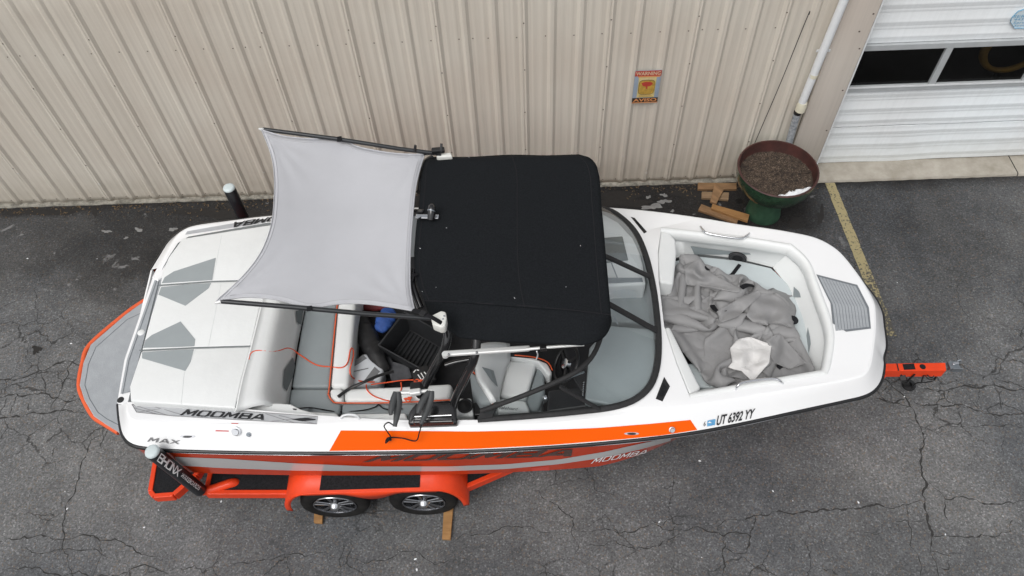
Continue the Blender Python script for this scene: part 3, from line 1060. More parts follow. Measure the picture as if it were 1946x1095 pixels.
# strip of old snow along the near rim
rows = []
for k in range(25):
    t = k / 24
    a = math.radians(-108 + 72 * t)
    w = 0.10 * math.sin(math.pi * t) ** 0.6 + 0.004
    row = []
    for j in range(7):
        s = j / 6
        r = 0.434 - w * s * rs.uniform(.75, 1.25) + rs.uniform(-.006, .006)
        row.append(Vector((PC.x + r * math.cos(a), PC.y + r * math.sin(a), soilz(r * math.cos(a), r * math.sin(a)) + 0.016 + 0.03 * math.sin(math.pi * s) * math.sin(math.pi * t) + rs.uniform(-.008, .008))))
    rows.append(row)
Vv, Ff = grid(rows)
tag(ob('snow_patch', Vv, Ff, M['snow'], None, smooth=60, solid=0.01), 'strip of leftover snow on the planter soil', 'snow', None, 'stuff')

def wood(name, c1, c2):
    return mat(name, c1, 0.75, col2=c2, vscale=3.5, bump=0.3, bscale=30, stretch=(1, 6, 6))
M['wood1'] = wood('weathered_pine', (0.30, 0.175, 0.085), (0.15, 0.085, 0.04))
M['wood2'] = wood('grey_pine', (0.30, 0.205, 0.12), (0.17, 0.11, 0.06))
M['wood3'] = wood('fresh_pine', (0.38, 0.205, 0.075), (0.24, 0.12, 0.04))
def board(px, ztop, th, mt, label, zoom=(1300, 240, .1827)):
    top = [P(zoom[0] + zoom[2] * x, zoom[1] + zoom[2] * y, ztop) for x, y in px]
    Vv, Ff = prism(top, th)
    ctr = sum(top, Vector()) / 4
    d = (top[1] - top[0]); a = math.atan2(d.y, d.x)
    R = Matrix.Rotation(-a, 3, 'Z')
    o = ob('wood_board', [R @ (v - ctr) + ctr for v in Vv], Ff, M[mt], None, smooth=0, bevel=0.003, seg=1)
    # keep the grain along the board
    org = ORG[o.name]
    neworg = R.transposed() @ (org - ctr) + ctr
    o.rotation_euler = (0, 0, a)
    place(o, neworg, None)
    return tag(o, label, 'board', 'wood offcuts by the planter')
board([(145, 585), (545, 590), (547, 652), (143, 652)], .040, .038, 'wood1', 'brown board lying along the foot of the wall beside the planter')
board([(185, 678), (468, 688), (462, 762), (183, 742)], .040, .038, 'wood2', 'greyish short board under the crossing offcut beside the planter')
board([(322, 582), (418, 652), (336, 804), (272, 776)], .080, .038, 'wood1', 'short offcut lying across two boards by the wall')
board([(180, 808), (570, 958), (550, 1006), (148, 868)], .040, .038, 'wood1', 'long reddish board lying beside the boat and planter')
board([(292, 810), (682, 918), (662, 990), (268, 842)], .0405, .038, 'wood3', 'paler tan board overlapping the reddish board near the planter') if False else None
board([(296, 808), (682, 918), (662, 988), (282, 852)], .079, .038, 'wood3', 'paler tan board lying on the reddish board near the planter')
# ================================================================== TRAILER
M['red'] = mat('trailer_red_paint', (0.82, 0.062, 0.012), 0.42, coat=0.10, spec=0.25, col2=(0.66, 0.055, 0.016), vscale=5)
M['carpet'] = mat('step_carpet', (0.020, 0.021, 0.023), 0.95, spec=0.1, var=0.35, vscale=60, bump=0.6, bscale=200)
M['tyre'] = mat('tyre_rubber', (0.020, 0.019, 0.018), 0.75, col2=(0.010, 0.010, 0.010), vscale=12, spec=0.2)
M['chrome'] = mat('bright_metal', (0.72, 0.73, 0.75), 0.16, metal=1.0)
M['alloy'] = mat('wheel_alloy', (0.38, 0.39, 0.41), 0.22, metal=1.0)
M['alloydark'] = mat('wheel_dark', (0.014, 0.014, 0.015), 0.4)
M['steel'] = mat('grey_steel', (0.30, 0.33, 0.36), 0.4, metal=0.8, var=0.15)
M['padgrey'] = mat('pale_cap', (0.56, 0.63, 0.64), 0.6, var=0.05)
M['postblack'] = mat('post_sleeve', (0.014, 0.016, 0.019), 0.35, var=0.2)
M['white'] = mat('white_print', (0.80, 0.80, 0.80), 0.5)
M['lamp'] = mat('red_lamp_lens', (0.55, 0.01, 0.01), 0.15)

tr = thing('trailer', (0.0, 4.0, 0.0), 'red-orange tandem-axle boat trailer with black carpeted steps', 'trailer')
YT = 3.98                                       # trailer axis

# main rails and cross members below the hull
for s in (-1, 1):
    ob('frame_rail', *bar((-3.3, YT + s * 0.92, 0.46), (0.9, YT + s * 0.92, 0.46), 0.08, 0.13), M['red'], tr, smooth=0, bevel=0.006)
    ob('tongue_rail', *bar((0.9, YT + s * 0.92, 0.46), (3.60, 3.765 + s * 0.036, 0.433), 0.07, 0.12), M['red'], tr, smooth=0, bevel=0.006)
    ob('bunk', *bar((-3.0, YT + s * 0.55, 0.70), (1.4, YT + s * 0.55, 0.74), 0.14, 0.06), M['carpet'], tr, smooth=0)
    for x in (-2.6, 0.2):
        ob('bunk_post', *bar((x, YT + s * 0.55, 0.46), (x, YT + s * 0.55, 0.68), 0.06, 0.06, (1, 0, 0)), M['red'], tr, smooth=0)
for x in (-3.15, -0.45, 0.85):
    ob('cross_member', *bar((x, YT - 0.88, 0.45), (x, YT + 0.88, 0.45), 0.08, 0.10), M['red'], tr, smooth=0)
for x in (-1.846, -1.005):
    ob('axle', *bar((x, YT - 1.15, 0.33), (x, YT + 1.15, 0.33), 0.07, 0.07), M['black'], tr, smooth=0)

# ---- wheels
def wheel(cx, cy, s):
    """s = +1: outer face towards the camera"""
    c = (cx, cy, 0.328)
    h = lambda a: -s * a
    ty = [(0.205, h(0.085)), (0.235, h(0.105)), (0.275, h(0.112)), (0.305, h(0.100)), (0.322, h(0.078)), (0.328, h(0.03)),
          (0.328, h(-.03)), (0.322, h(-.078)), (0.305, h(-.1)), (0.235, h(-.105)), (0.2, h(-.08))]
    w = thing('wheel', (cx, cy, 0), None, None)
    w.parent = tr; w.location = Vector((cx, cy, 0)) - ORG[tr.name]
    ob('tyre', *lathe(ty, c, 'Y', 48), M['tyre'], w, smooth=50)
    rim = [(0.208, h(0.090)), (0.203, h(0.100)), (0.192, h(0.098)), (0.188, h(0.075)), (0.182, h(-.02)), (0.19, h(-.08))]
    ob('rim', *lathe(rim, c, 'Y', 48), M['alloy'], w, smooth=60)
    ob('brake_disc', *lathe([(0.0, h(0.0)), (0.182, h(0.0)), (0.182, h(-.02))], c, 'Y', 32), M['alloydark'], w, smooth=30)
    for k in range(5):
        a = math.radians(90 + 72 * k)
        u = Vector((math.cos(a), 0, math.sin(a))); v = Vector((-math.sin(a), 0, math.cos(a)))
        C = Vector(c)
        Y = lambda q: Vector((0, h(q), 0))
        for sg in (-1, 1):                      # each spoke is a split pair
            pr = [C + u * .05 + v * sg * .000 + Y(.096), C + u * .05 + v * sg * .030 + Y(.092), C + u * .192 + v * sg * .050 + Y(.092), C + u * .192 + v * sg * .012 + Y(.096)]
            bk = [p - Y(.03) for p in pr]
            ob('spoke', pr + bk, [(0, 1, 2, 3), (7, 6, 5, 4), (0, 4, 5, 1), (1, 5, 6, 2), (2, 6, 7, 3), (3, 7, 4, 0)], M['alloy'], w, smooth=0, bevel=0.004, seg=1)
    ob('hub_cap', *lathe([(0.062, h(0.07)), (0.060, h(0.095)), (0.045, h(0.104)), (0.040, h(0.125)), (0.030, h(0.140)), (0.0, h(0.144))], c, 'Y', 24), M['chrome'], w, smooth=50)
    return w
for x in (-1.846, -1.005):
    wheel(x, 2.69, 1)
    wheel(x, 2 * YT - 2.69, -1)

# ---- tandem fenders
def fender(yo, yi):
    xa, xb = -2.285, -0.575
    prof = []
    for k in range(9):                          # rear end curve
        a = math.radians(180 - 90 * k / 8)
        prof.append((xa + 0.30 + 0.30 * math.cos(a) * (1.0), 0.36 + 0.40 * math.sin(a)))
    for k in range(9):
        a = math.radians(90 - 90 * k / 8)
        prof.append((xb - 0.30 + 0.30 * math.cos(a), 0.36 + 0.40 * math.sin(a)))
    rows = [[Vector((x, y, z)) for x, z in prof] for y in (yo, yo + (yi - yo) * .5, yi)]
    f = ob('fender', *grid(rows), M['red'], tr, smooth=40, solid=0.012)
    # outer skirt with two wheel arches
    n = 60
    top, low = [], []
    pl_ = resample([Vector((x, yo, z)) for x, z in prof], n)
    for p in pl_:
        top.append(p)
        dz = 0.035
        for cx in (-1.846, -1.005):
            pass
        zl = 0.0
        # arch line: high over the wheels, dipping between and at the ends
        d1 = min(abs(p.x + 1.86), abs(p.x + 1.0))
        zl = p.z - 0.04 - 0.13 * max(0.0, 1 - abs(p.x + 1.43) / 0.30) ** 1.0 * (3 - 2 * max(0.0, 1 - abs(p.x + 1.43) / 0.30)) * max(0.0, 1 - abs(p.x + 1.43) / 0.30)
        q = Vector((p.x, yo + math.copysign(0.003, yo - yi), zl))
        if p.x < xa + 0.26:
            q.x = p.x + 0.05 * (1 - (p.x - xa) / 0.26); q.z = p.z - 0.02
        if p.x > xb - 0.26:
            q.x = p.x - 0.05 * (1 - (xb - p.x) / 0.26); q.z = p.z - 0.02
        low.append(q)
    ob('fender_skirt', *grid([top, low]), M['red'], f, smooth=40, solid=0.010)
    zt = 0.7685
    y0, y1 = (yo, yi) if yo < yi else (yi, yo)
    ob('step_pad', *box(-1.885, -0.985, y0 + 0.02, y1, zt, zt + 0.006), M['carpet'], f, smooth=0)
    return f
fender(2.555, 2.98)
fender(2 * YT - 2.555, 2 * YT - 2.98)

# ---- near side steps: carpeted decks edged in red channel
def step(px, z, name='step', border=0.045, edges=None):
    top = PP(px, z)
    d = ob(name, *prism(top, 0.03), M['carpet'], tr, smooth=0)
    n = len(top)
    for i in (edges if edges is not None else range(n)):
        a, b = top[i].copy(), top[(i + 1) % n].copy()
        a.z = b.z = z - 0.040
        ob('edge_channel', *bar(a, b, border, 0.105), M['red'], d, smooth=0, bevel=0.006)
    return d
step([(300, 850), (286, 934), (293, 943), (330, 940), (372, 903), (392, 868), (395, 850)], 0.47, edges=[0, 1, 2, 3, 4])
step([(405, 880), (391, 936), (557, 936), (566, 880)], 0.47, edges=[0, 1, 2])
step([(882, 882), (876, 929), (985, 882)], 0.47, edges=[0, 1])
ob('tail_lamp', *bar(P(304, 947, .42), P(322, 946, .42), 0.02, 0.05), M['lamp'], tr, smooth=0, bevel=0.004)
# ---- guide posts
def guide(base, top, near):
    b, t = Vector(base), Vector(top)
    g = thing('guide_post', b, None, None)
    g.parent = tr; g.location = b - ORG[tr.name]
    d = (t - b).normalized()
    sv, sf = tube([b + d * 0.02, b + d * 0.3, t - d * 0.05, t - d * 0.012], [0.060, 0.060, 0.062, 0.060], 24)
    ob('sleeve', sv, sf, M['postblack'], g, smooth=50)
    ob('cap', *tube([t - d * 0.013, t - d * 0.004, t + d * 0.012, t + d * 0.018], [0.060, 0.062, 0.056, 0.040], 24), M['padgrey'], g, smooth=50)
    s = 1 if near else -1
    ob('support_tube', *tube(smoothline([b + d * 0.06, b - d * 0.02 + Vector((0.02, s * .01, 0)), b + Vector((0.10, s * 0.03, -0.04)), b + Vector((0.27, s * 0.08, -0.03)), b + Vector((0.31, s * .09, -0.10))], 6), 0.045, 16), M['red'], g, smooth=50)
    return g, (sv, sf)
gp, gm = guide(P(382, 933, 0.50), P(289, 858, 1.47), True)
guide((-2.99, 5.50, 0.50), P(435, 357, 1.62), False)
gb = bvh_of(gm)
def post_text(body, t0, t1, w0, w1, **kw):
    # runs down the sleeve: u along the post, v across it
    A, B = Vector((299, 866)), Vector((381, 930))
    d = (B - A).normalized(); nrm = Vector((d.y, -d.x))
    def fn(u, v):
        p = A.lerp(B, t0 + (t1 - t0) * u) + nrm * (w0 + (w1 - w0) * v)
        return hit(gb, p.x, p.y, 0.002)
    return text('post_lettering', body, fn, M['white'], gp, **kw)
post_text('WAKEBOARDS', 0.56, 0.98, -4.2, 4.2, bold=0.006)
# angular brush logo
A, B = Vector((299, 866)), Vector((381, 930))
dd_ = (B - A).normalized(); nrm = Vector((dd_.y, -dd_.x))
def post_fn(u, v):
    p = A.lerp(B, 0.04 + 0.48 * u) + nrm * (-8.0 + 16.0 * v)
    return hit(gb, p.x, p.y, 0.002)
wordmark('post_lettering', 'BHONX', post_fn, M['white'], gp, thick=0.2, shear=-0.25, gap=0.05, sub=4)

# ---- tongue, coupler and wiring at the bow
zt = 0.50
tg = [P(1660, 691, zt), P(1797, 689, zt), P(1799, 704, zt), P(1660, 705, zt)]
tn = ob('tongue', *prism(tg, 0.13), M['red'], tr, smooth=0, bevel=0.008)
bt = bvh_of((tg + [], [(0, 1, 2, 3)]))
def onz(px, z=zt + 0.003):
    return [P(x, y, z) for x, y in px]
ob('tongue_plate', *prism(onz([(1715, 692), (1737, 691), (1740, 702), (1718, 703)]), 0.002), M['carpet'], tn, smooth=0)
c = P(1753.5, 697, zt + .001)
ob('cap_disc', *lathe([(0, .003), (0.028, .003), (0.030, 0)], c, 'Z', 20), M['carpet'], tn, smooth=0)
ob('fold_joint', *prism(onz([(1703.5, 690.5), (1705.5, 690.5), (1709, 704.5), (1706.5, 704.5)]), 0.002), M['black'], tn, smooth=0)
a = P(1802, 696, 0.46)
cp = ob('coupler', *join(bar(a, a + Vector((.10, 0, 0)), 0.085, 0.05), bar(a + Vector((.09, .035, .02)), a + Vector((.13, .04, .03)), 0.015, 0.06), bar(a + Vector((.02, -.045, .0)), a + Vector((.12, -.05, .0)), 0.012, 0.07)), M['steel'], tr, smooth=0, bevel=0.005)
ob('coupler_latch', *bar(a + Vector((0.03, 0, .035)), a + Vector((.09, .01, .045)), 0.025, 0.02), M['chrome'], cp, smooth=0, bevel=0.004)
for k, (pp, r) in enumerate((([(1712, 712, .42), (1716, 722, .3), (1722, 727, .25), (1730, 719, .36), (1738, 712, .44)], .010), ([(1755, 714, .42), (1752, 726, .3), (1764, 726, .28), (1776, 722, .3), (1781, 710, .42)], .007),
                             ([(1758, 714, .42), (1766, 721, .3), (1776, 719, .3), (1779, 708, .44)], .006), ([(1762, 713, .42), (1770, 718, .35), (1775, 713, .4)], .006), ([(1753, 727, .30), (1742, 728, .2), (1736, 733, .1), (1733, 738, .02)], .007))):
    ob('brake_cable', *tube(smoothline(PP(pp), 6), r, 6), M['black'], tr, smooth=50)
ob('jack_foot', *bar(P(1716, 718, .40), P(1724, 730, .03), 0.05, 0.05, (1, 0, 0)), M['black'], tr, smooth=0)
ob('jack_base', *lathe([(0, .004), (.07, .004), (.07, .02), (.03, .03)], P(1726, 733, 0), 'Z', 16), M['black'], tr, smooth=30)
ob('winch_mast', *bar((3.0, 3.86, 0.5), (3.05, 3.88, 1.05), 0.09, 0.09, (1, 0, 0)), M['red'], tr, smooth=0)

# ---- timber beside the wheels
def chock(px, z, label):
    top = PP(px, z)
    o = ob('wood_chock', *prism(top, z - 0.006), M['wood3'], None, smooth=0, bevel=0.003, seg=1)
    return tag(o, label, 'wood block', 'timbers at the trailer wheels')
chock([(844, 955), (862, 957), (856, 1025), (840, 1024)], .045, 'long tan timber laid across in front of the front trailer wheel')
chock([(597, 968), (614, 969), (612, 994), (596, 993)], .045, 'short tan timber block behind the rear trailer wheel')
# ================================================================== BOAT
M['gel'] = mat('white_gelcoat', (0.83, 0.835, 0.84), 0.16, coat=0.4, var=0.012, vscale=2)
M['hullred'] = mat('metallic_red_hull', (0.50, 0.042, 0.010), 0.14, coat=0.25, spec=0.35, var=0.06, vscale=4)
M['hullbright'] = mat('bright_red_hull', (0.72, 0.045, 0.02), 0.2, coat=0.8)
M['silver'] = mat('silver_stripe', (0.50, 0.50, 0.50), 0.22, coat=0.6)
M['orange'] = mat('orange_gelcoat', (0.84, 0.105, 0.0), 0.35, coat=0.03, spec=0.12, var=0.02, vscale=3)
M['rub'] = mat('black_rub_rail', (0.012, 0.012, 0.013), 0.35)
M['vinyl'] = mat('pale_vinyl', (0.70, 0.72, 0.72), 0.42, var=0.02, vscale=3, bump=0.12, bscale=260)
M['vinylw'] = mat('white_vinyl', (0.74, 0.755, 0.75), 0.42, var=0.03, vscale=2.5, bump=0.35, bscale=9)
M['vinylg'] = mat('grey_vinyl', (0.245, 0.275, 0.285), 0.48, var=0.05, vscale=4, bump=0.12, bscale=260)
M['vinyld'] = mat('dark_grey_vinyl', (0.135, 0.155, 0.16), 0.5, var=0.06, vscale=4)
M['vinylm'] = mat('mid_grey_vinyl', (0.30, 0.33, 0.34), 0.48, var=0.04, vscale=4)
M['vinylb'] = mat('bluish_seat_vinyl', (0.50, 0.55, 0.56), 0.45, var=0.03, vscale=3)
M['mat'] = mat('grey_foam_mat', (0.33, 0.35, 0.37), 0.8, var=0.07, vscale=10, bump=0.2, bscale=150)
M['matd'] = mat('grey_foam_groove', (0.16, 0.175, 0.19), 0.85)
M['piping'] = mat('orange_piping', (0.72, 0.11, 0.03), 0.5)
M['decal'] = mat('silver_decal', (0.46, 0.47, 0.48), 0.35, col2=(0.36, 0.37, 0.39), vscale=5)
M['ink'] = mat('black_lettering', (0.012, 0.012, 0.014), 0.4)
M['inkg'] = mat('grey_lettering', (0.17, 0.17, 0.175), 0.4)
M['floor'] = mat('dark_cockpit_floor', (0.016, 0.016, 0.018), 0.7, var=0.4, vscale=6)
M['liner'] = mat('cockpit_liner', (0.42, 0.44, 0.45), 0.5)
M['dash'] = mat('black_dash', (0.016, 0.016, 0.018), 0.45, var=0.2)
M['rackgrey_'] = mat('speaker_trim', (0.05, 0.05, 0.055), 0.4)
M['hullink'] = mat('hull_dark_print', (0.075, 0.030, 0.022), 0.2, coat=0.6)
M['stickerblue'] = mat('registration_blue', (0.05, 0.22, 0.48), 0.5, col2=(0.14, 0.40, 0.62), vscale=30)

boat = thing('speedboat', (-0.3, 4.0, 0.5), 'white and orange wakeboard boat with a black canopy on the red trailer', 'boat')

def zs(z):                                      # nothing fancier than a named height
    return z
# outer rub rail line, near side from stern to bow then round to the far side (pixel, pixel, height)
RAIL_N = [(224, 768, 1.36), (227, 800, 1.36), (234, 828, 1.35), (252, 845, 1.35), (290, 852, 1.35), (350, 856, 1.35), (480, 859, 1.35), (620, 860, 1.355),
          (760, 859, 1.36), (900, 856, 1.37), (1040, 849, 1.39), (1180, 838, 1.41), (1300, 824, 1.43), (1400, 806, 1.44), (1520, 780, 1.45),
          (1600, 762.5, 1.45), (1640, 753, 1.45), (1662, 741, 1.45), (1675, 722, 1.45), (1680, 695, 1.45)]
SHO_N = [(240, 768, 1.47), (240, 783, 1.49), (248, 798, 1.50), (272, 806, 1.50), (310, 808, 1.50), (350, 809, 1.50), (480, 812, 1.51), (620, 814, 1.515),
         (760, 816, 1.52), (900, 815, 1.53), (1040, 808, 1.55), (1180, 792, 1.57), (1300, 775, 1.59), (1400, 760, 1.60), (1520, 740, 1.61),
         (1590, 728, 1.61), (1630, 719, 1.61), (1648, 708, 1.61), (1656, 690, 1.61), (1660, 665, 1.61)]
RAIL_B = [(1679, 679, 1.45), (1684, 657, 1.45), (1680, 620, 1.45), (1675, 590, 1.45), (1655, 555, 1.45)]
SHO_B = [(1662, 650, 1.61), (1664, 628, 1.61), (1664, 600, 1.61), (1660, 572, 1.61), (1638, 533, 1.61)]
SHO_F = [(1604, 488, 1.60), (1578, 466, 1.60), (1546, 451, 1.60), (1500, 441, 1.60), (1460, 434.5, 1.60), (1400, 426, 1.59), (1330, 414, 1.585), (1240, 402, 1.575),
         (1160, 395, 1.565), (1060, 391, 1.55), (960, 391, 1.54), (860, 393, 1.53), (760, 396, 1.52), (640, 401, 1.515), (505, 411.5, 1.51), (430, 421, 1.50), (372, 429, 1.50),
         (348, 438, 1.49), (333, 452, 1.48), (318, 480, 1.46), (303, 509, 1.44)]
rail_n, sho_n = PP(RAIL_N), PP(SHO_N)
rail_b, sho_b, sho_f = PP(RAIL_B), PP(SHO_B), PP(SHO_F)
YB = 3.97
rail_f = []
for i, p in enumerate(sho_f):                   # the far rail mirrors the near one: outboard and below the shoulder
    d = (sho_f[min(i + 1, len(sho_f) - 1)] - sho_f[max(i - 1, 0)])
    n = Vector((d.y, -d.x, 0)).normalized()
    rail_f.append(p + n * (0.13 if i > 1 else 0.08) + Vector((0, 0, 1.37 + 0.08 * max(0, 1 - i / 9) - p.z)))
rail = smoothline(rail_n + rail_b + rail_f, 4)
sho = smoothline(sho_n + sho_b + sho_f, 4)
NR = len(rail)

# ---- topsides: rail to shoulder, slightly hollow, rolled at the top
mid1 = [a.lerp(b, 0.12) + Vector((0, 0, 0.0)) for a, b in zip(rail, sho)]
mid2 = [a.lerp(b, 0.55) + Vector((0, 0, 0.0)) for a, b in zip(rail, sho)]
mid3 = [a.lerp(b, 0.90) + Vector((0, 0, 0.004)) for a, b in zip(rail, sho)]
side_mesh = grid([rail, mid1, mid2, mid3, sho])
ctr = Vector((0, YB, 0))
def inset(loop, d, dz, closed=False):
    out = []
    n = len(loop)
    for i, p in enumerate(loop):
        t = loop[min(i + 1, n - 1)] - loop[max(i - 1, 0)]
        nn = Vector((-t.y, t.x, 0)).normalized()          # to the left of travel = inboard
        out.append(p + nn * d + Vector((0, 0, dz)))
    return out
lip = inset(sho, 0.018, 0.006)

# ---- deck top: ring round the cockpit and the bow well
COCK = [(243, 764, 1.475), (300, 768, 1.51), (345, 771, 1.515), (450, 776, 1.52), (560, 786, 1.525), (640, 792, 1.53), (720, 797, 1.535), (800, 799, 1.54), (908, 798, 1.545),
        (1000, 792, 1.56), (1100, 783, 1.58), (1165, 774, 1.59), (1208, 757, 1.60), (1234, 730, 1.60), (1246, 690, 1.60), (1248, 640, 1.60), (1243, 580, 1.60), (1234, 530, 1.60),
        (1221, 480, 1.60), (1203, 443, 1.60), (1176, 415, 1.59), (1146, 400, 1.575), (1060, 398, 1.56), (960, 398, 1.55), (860, 400, 1.54), (760, 404, 1.53), (640, 410, 1.52), (505, 424, 1.515),
        (430, 437, 1.51), (358, 450, 1.505), (338, 462, 1.50), (322, 486, 1.48), (306, 515, 1.445)]
WELL = [(1312, 757, 1.600), (1400, 741, 1.605), (1480, 727, 1.61), (1573, 711, 1.61), (1580, 690, 1.61), (1586, 640, 1.61), (1578, 600, 1.61), (1565, 565, 1.61), (1552, 530, 1.61), (1543, 505, 1.61),
        (1528, 485, 1.61), (1503, 464, 1.61), (1400, 448, 1.605), (1257, 432, 1.60), (1250, 480, 1.60), (1252, 535, 1.60), (1262, 620, 1.60), (1285, 690, 1.60)]
cock, well = PP(COCK), PP(WELL)
outer = lip
# stern closes straight across, so cut the cockpit well out of the ring: near strip + far strip + foredeck
loop = list(outer) + list(reversed(cock))
dv, df = fillpoly([loop, well])
deck_parts = [side_mesh, grid([sho, lip]), (dv, df)]
deck_mesh = join(*deck_parts)
deck = ob('deck', *deck_mesh, M['gel'], boat, smooth=40)
DB = bvh_of(deck_mesh)

# ---- rub rail
rub = ob('rub_rail', *tube([p + Vector((0, 0, -0.012)) for p in rail], 0.020, 8), M['rub'], boat, smooth=60)
ob('rail_insert', *tube([p + Vector((0, 0, -0.030)) for p in inset(rail, -0.012, 0.0)], 0.0035, 6), M['chrome'], rub, smooth=60)

# ---- hull below the rail
def hullrow(d, dz, pinch):
    out = []
    base = inset(rail, d, dz)
    for p, q in zip(rail, base):
        t = max(0.0, min(1.0, (p.x - 0.6) / 2.5))
        r = Vector(q)
        k = pinch * t ** 1.4
        r.y = r.y + (YB - r.y) * k
        r.x = r.x - pinch * 1.1 * t ** 3
        out.append(r)
    return out
h0 = hullrow(0.012, -0.022, 0.0)
h1 = hullrow(0.014, -0.18, 0.24)
h2 = hullrow(0.020, -0.37, 0.48)
h3 = hullrow(0.030, -0.575, 0.74)
h4 = hullrow(0.240, -0.68, 0.90)
keel = [Vector((p.x - 0.0, YB, 0.62 + 0.25 * max(0.0, (p.x - 1.0) / 2.0) ** 2)) for p in h4]
hull_mesh = grid([h0, h1, h2, h3, h4, keel])
hull = ob('hull', *hull_mesh, M['hullred'], boat, smooth=35)
HB = bvh_of(hull_mesh)
# transom
tra = [rail[0], rail[-1]]
trv = [rail[0] + Vector((0.01, 0, 0)), rail[-1] + Vector((0.01, 0, 0)), h4[-1] + Vector((0.0, 0, 0)), keel[0], h4[0]]
ob('transom', trv, [(0, 1, 2, 3, 4)], M['gel'], boat, smooth=0, solid=0.02)

def strip_on(bvh, top, low, mt, name, parent, n=60, off=0.003, rows=4):
    """ribbon laid on a surface between two pixel lines"""
    T = resample([Vector((x, y, 0)) for x, y in top], n)
    B = resample([Vector((x, y, 0)) for x, y in low], n)
    R = []
    for k in range(rows):
        row = []
        for a, b in zip(T, B):
            p = a.lerp(b, k / (rows - 1))
            row.append(hit(bvh, p.x, p.y, off))
        R.append(row)
    ok = [j for j in range(n) if all(R[k][j] is not None for k in range(rows))]
    if len(ok) < 2:
        print('MISSED', name)
        return None
    R = [[r[j] for j in ok] for r in R]
    return ob(name, *grid(R), mt, parent, smooth=60)

def poly_on(bvh, px, mt, name, parent, off=0.003, sub=6):
    """small decal polygon laid on a surface"""
    pts = []
    for i in range(len(px)):
        a, b = px[i], px[(i + 1) % len(px)]
        for k in range(sub):
            pts.append((a[0] + (b[0] - a[0]) * k / sub, a[1] + (b[1] - a[1]) * k / sub))
    V = [hit(bvh, x, y, off) for x, y in pts]
    V = [v for v in V if v is not None]
    return ob(name, V, [list(range(len(V)))], mt, parent, smooth=0)

# bright silver sweep, the red forefoot below it, dark wordmark
strip_on(HB, [(333, 868), (420, 871), (560, 880), (700, 886), (850, 886), (960, 882), (1060, 873), (1150, 858), (1220, 842), (1290, 828)],
         [(338, 884), (420, 889), (560, 894), (700, 895), (850, 895), (960, 891), (1060, 882), (1150, 869), (1220, 853), (1290, 833)], M['silver'], 'hull_stripe', hull)
strip_on(HB, [(1010, 889), (1080, 881), (1150, 871), (1220, 856), (1290, 835), (1330, 826)],
         [(1010, 894), (1080, 893), (1150, 889), (1220, 876), (1290, 850), (1336, 826)], M['hullbright'], 'hull_forefoot', hull)
wordmark('hull_lettering', 'MOOMBA', lambda u, v: hit(HB, *bezq(((722, 864), (1098, 853), (1088, 866), (704, 877)), u, v), .006), M['hullink'], hull, thick=0.30, shear=0.3, sub=4)
wordmark('hull_lettering', 'MOOMBA', lambda u, v: hit(HB, *bezq(((1130, 870), (1232, 853), (1228, 861), (1126, 879)), u, v), .008), M['white'], hull, thick=0.2, shear=0.3)

# ---- orange side panel and the marks on the topsides
strip_on(DB, [(648, 818), (900, 820), (1040, 817), (1140, 813), (1240, 805), (1312, 798)], [(626, 857), (900, 853), (1040, 846), (1180, 835), (1260, 827), (1325, 817)], M['orange'], 'orange_panel', deck, 60)
dcl = strip_on(DB, [(251, 769), (330, 774), (450, 781), (604, 792)], [(260, 784), (330, 791), (450, 798), (602, 806)], M['decal'], 'decal_band', deck, 40, 0.003, 3)
wordmark('decal_lettering', 'MOOMBA', lambda u, v: hit(DB, *bezq(((353, 779), (505, 788.5), (503, 799), (348, 790)), u, v), .008), M['ink'], dcl, thick=0.27, shear=0.3)
poly_on(DB, [(553, 797.5), (580, 794), (600, 797), (600, 799), (575, 801.5)], M['ink'], 'decal_wedge', dcl, .006)
for (a, b) in (((252, 770), (320, 790)), ((262, 784), (330, 774)), ((290, 772), (350, 790)), ((505, 787), (560, 804)), ((515, 801), (600, 793)), ((530, 790), (600, 806)), ((255, 776), (300, 788))):
    pts = [hit(DB, a[0] + (b[0] - a[0]) * k / 6, a[1] + (b[1] - a[1]) * k / 6, .005) for k in range(7)]
    ob('decal_line', *tube([p for p in pts if p], 0.0022, 4, flat=0.4), M['inkg'], dcl, smooth=0)
rimpts = [(251, 769), (330, 774), (450, 781), (604, 792), (602, 806), (450, 798), (330, 791), (260, 784), (251, 769)]
ob('decal_border', *tube([q for q in [hit(DB, x, y, .004) for x, y in rimpts] if q], 0.003, 4, flat=0.5), M['inkg'], dcl, smooth=0)
# far side band, read upside down from here
fd = strip_on(DB, [(356, 440), (430, 427), (505, 416)], [(352, 446.5), (430, 435), (505, 423)], M['decal'], 'decal_band', deck, 20, 0.003, 3)
wordmark('decal_lettering', 'MOOMBA', lambda u, v: hit(DB, *bezq(((572, 412.5), (441, 434), (445, 424), (574, 405)), u, v), .012), M['ink'], fd, thick=0.27, shear=0.3)

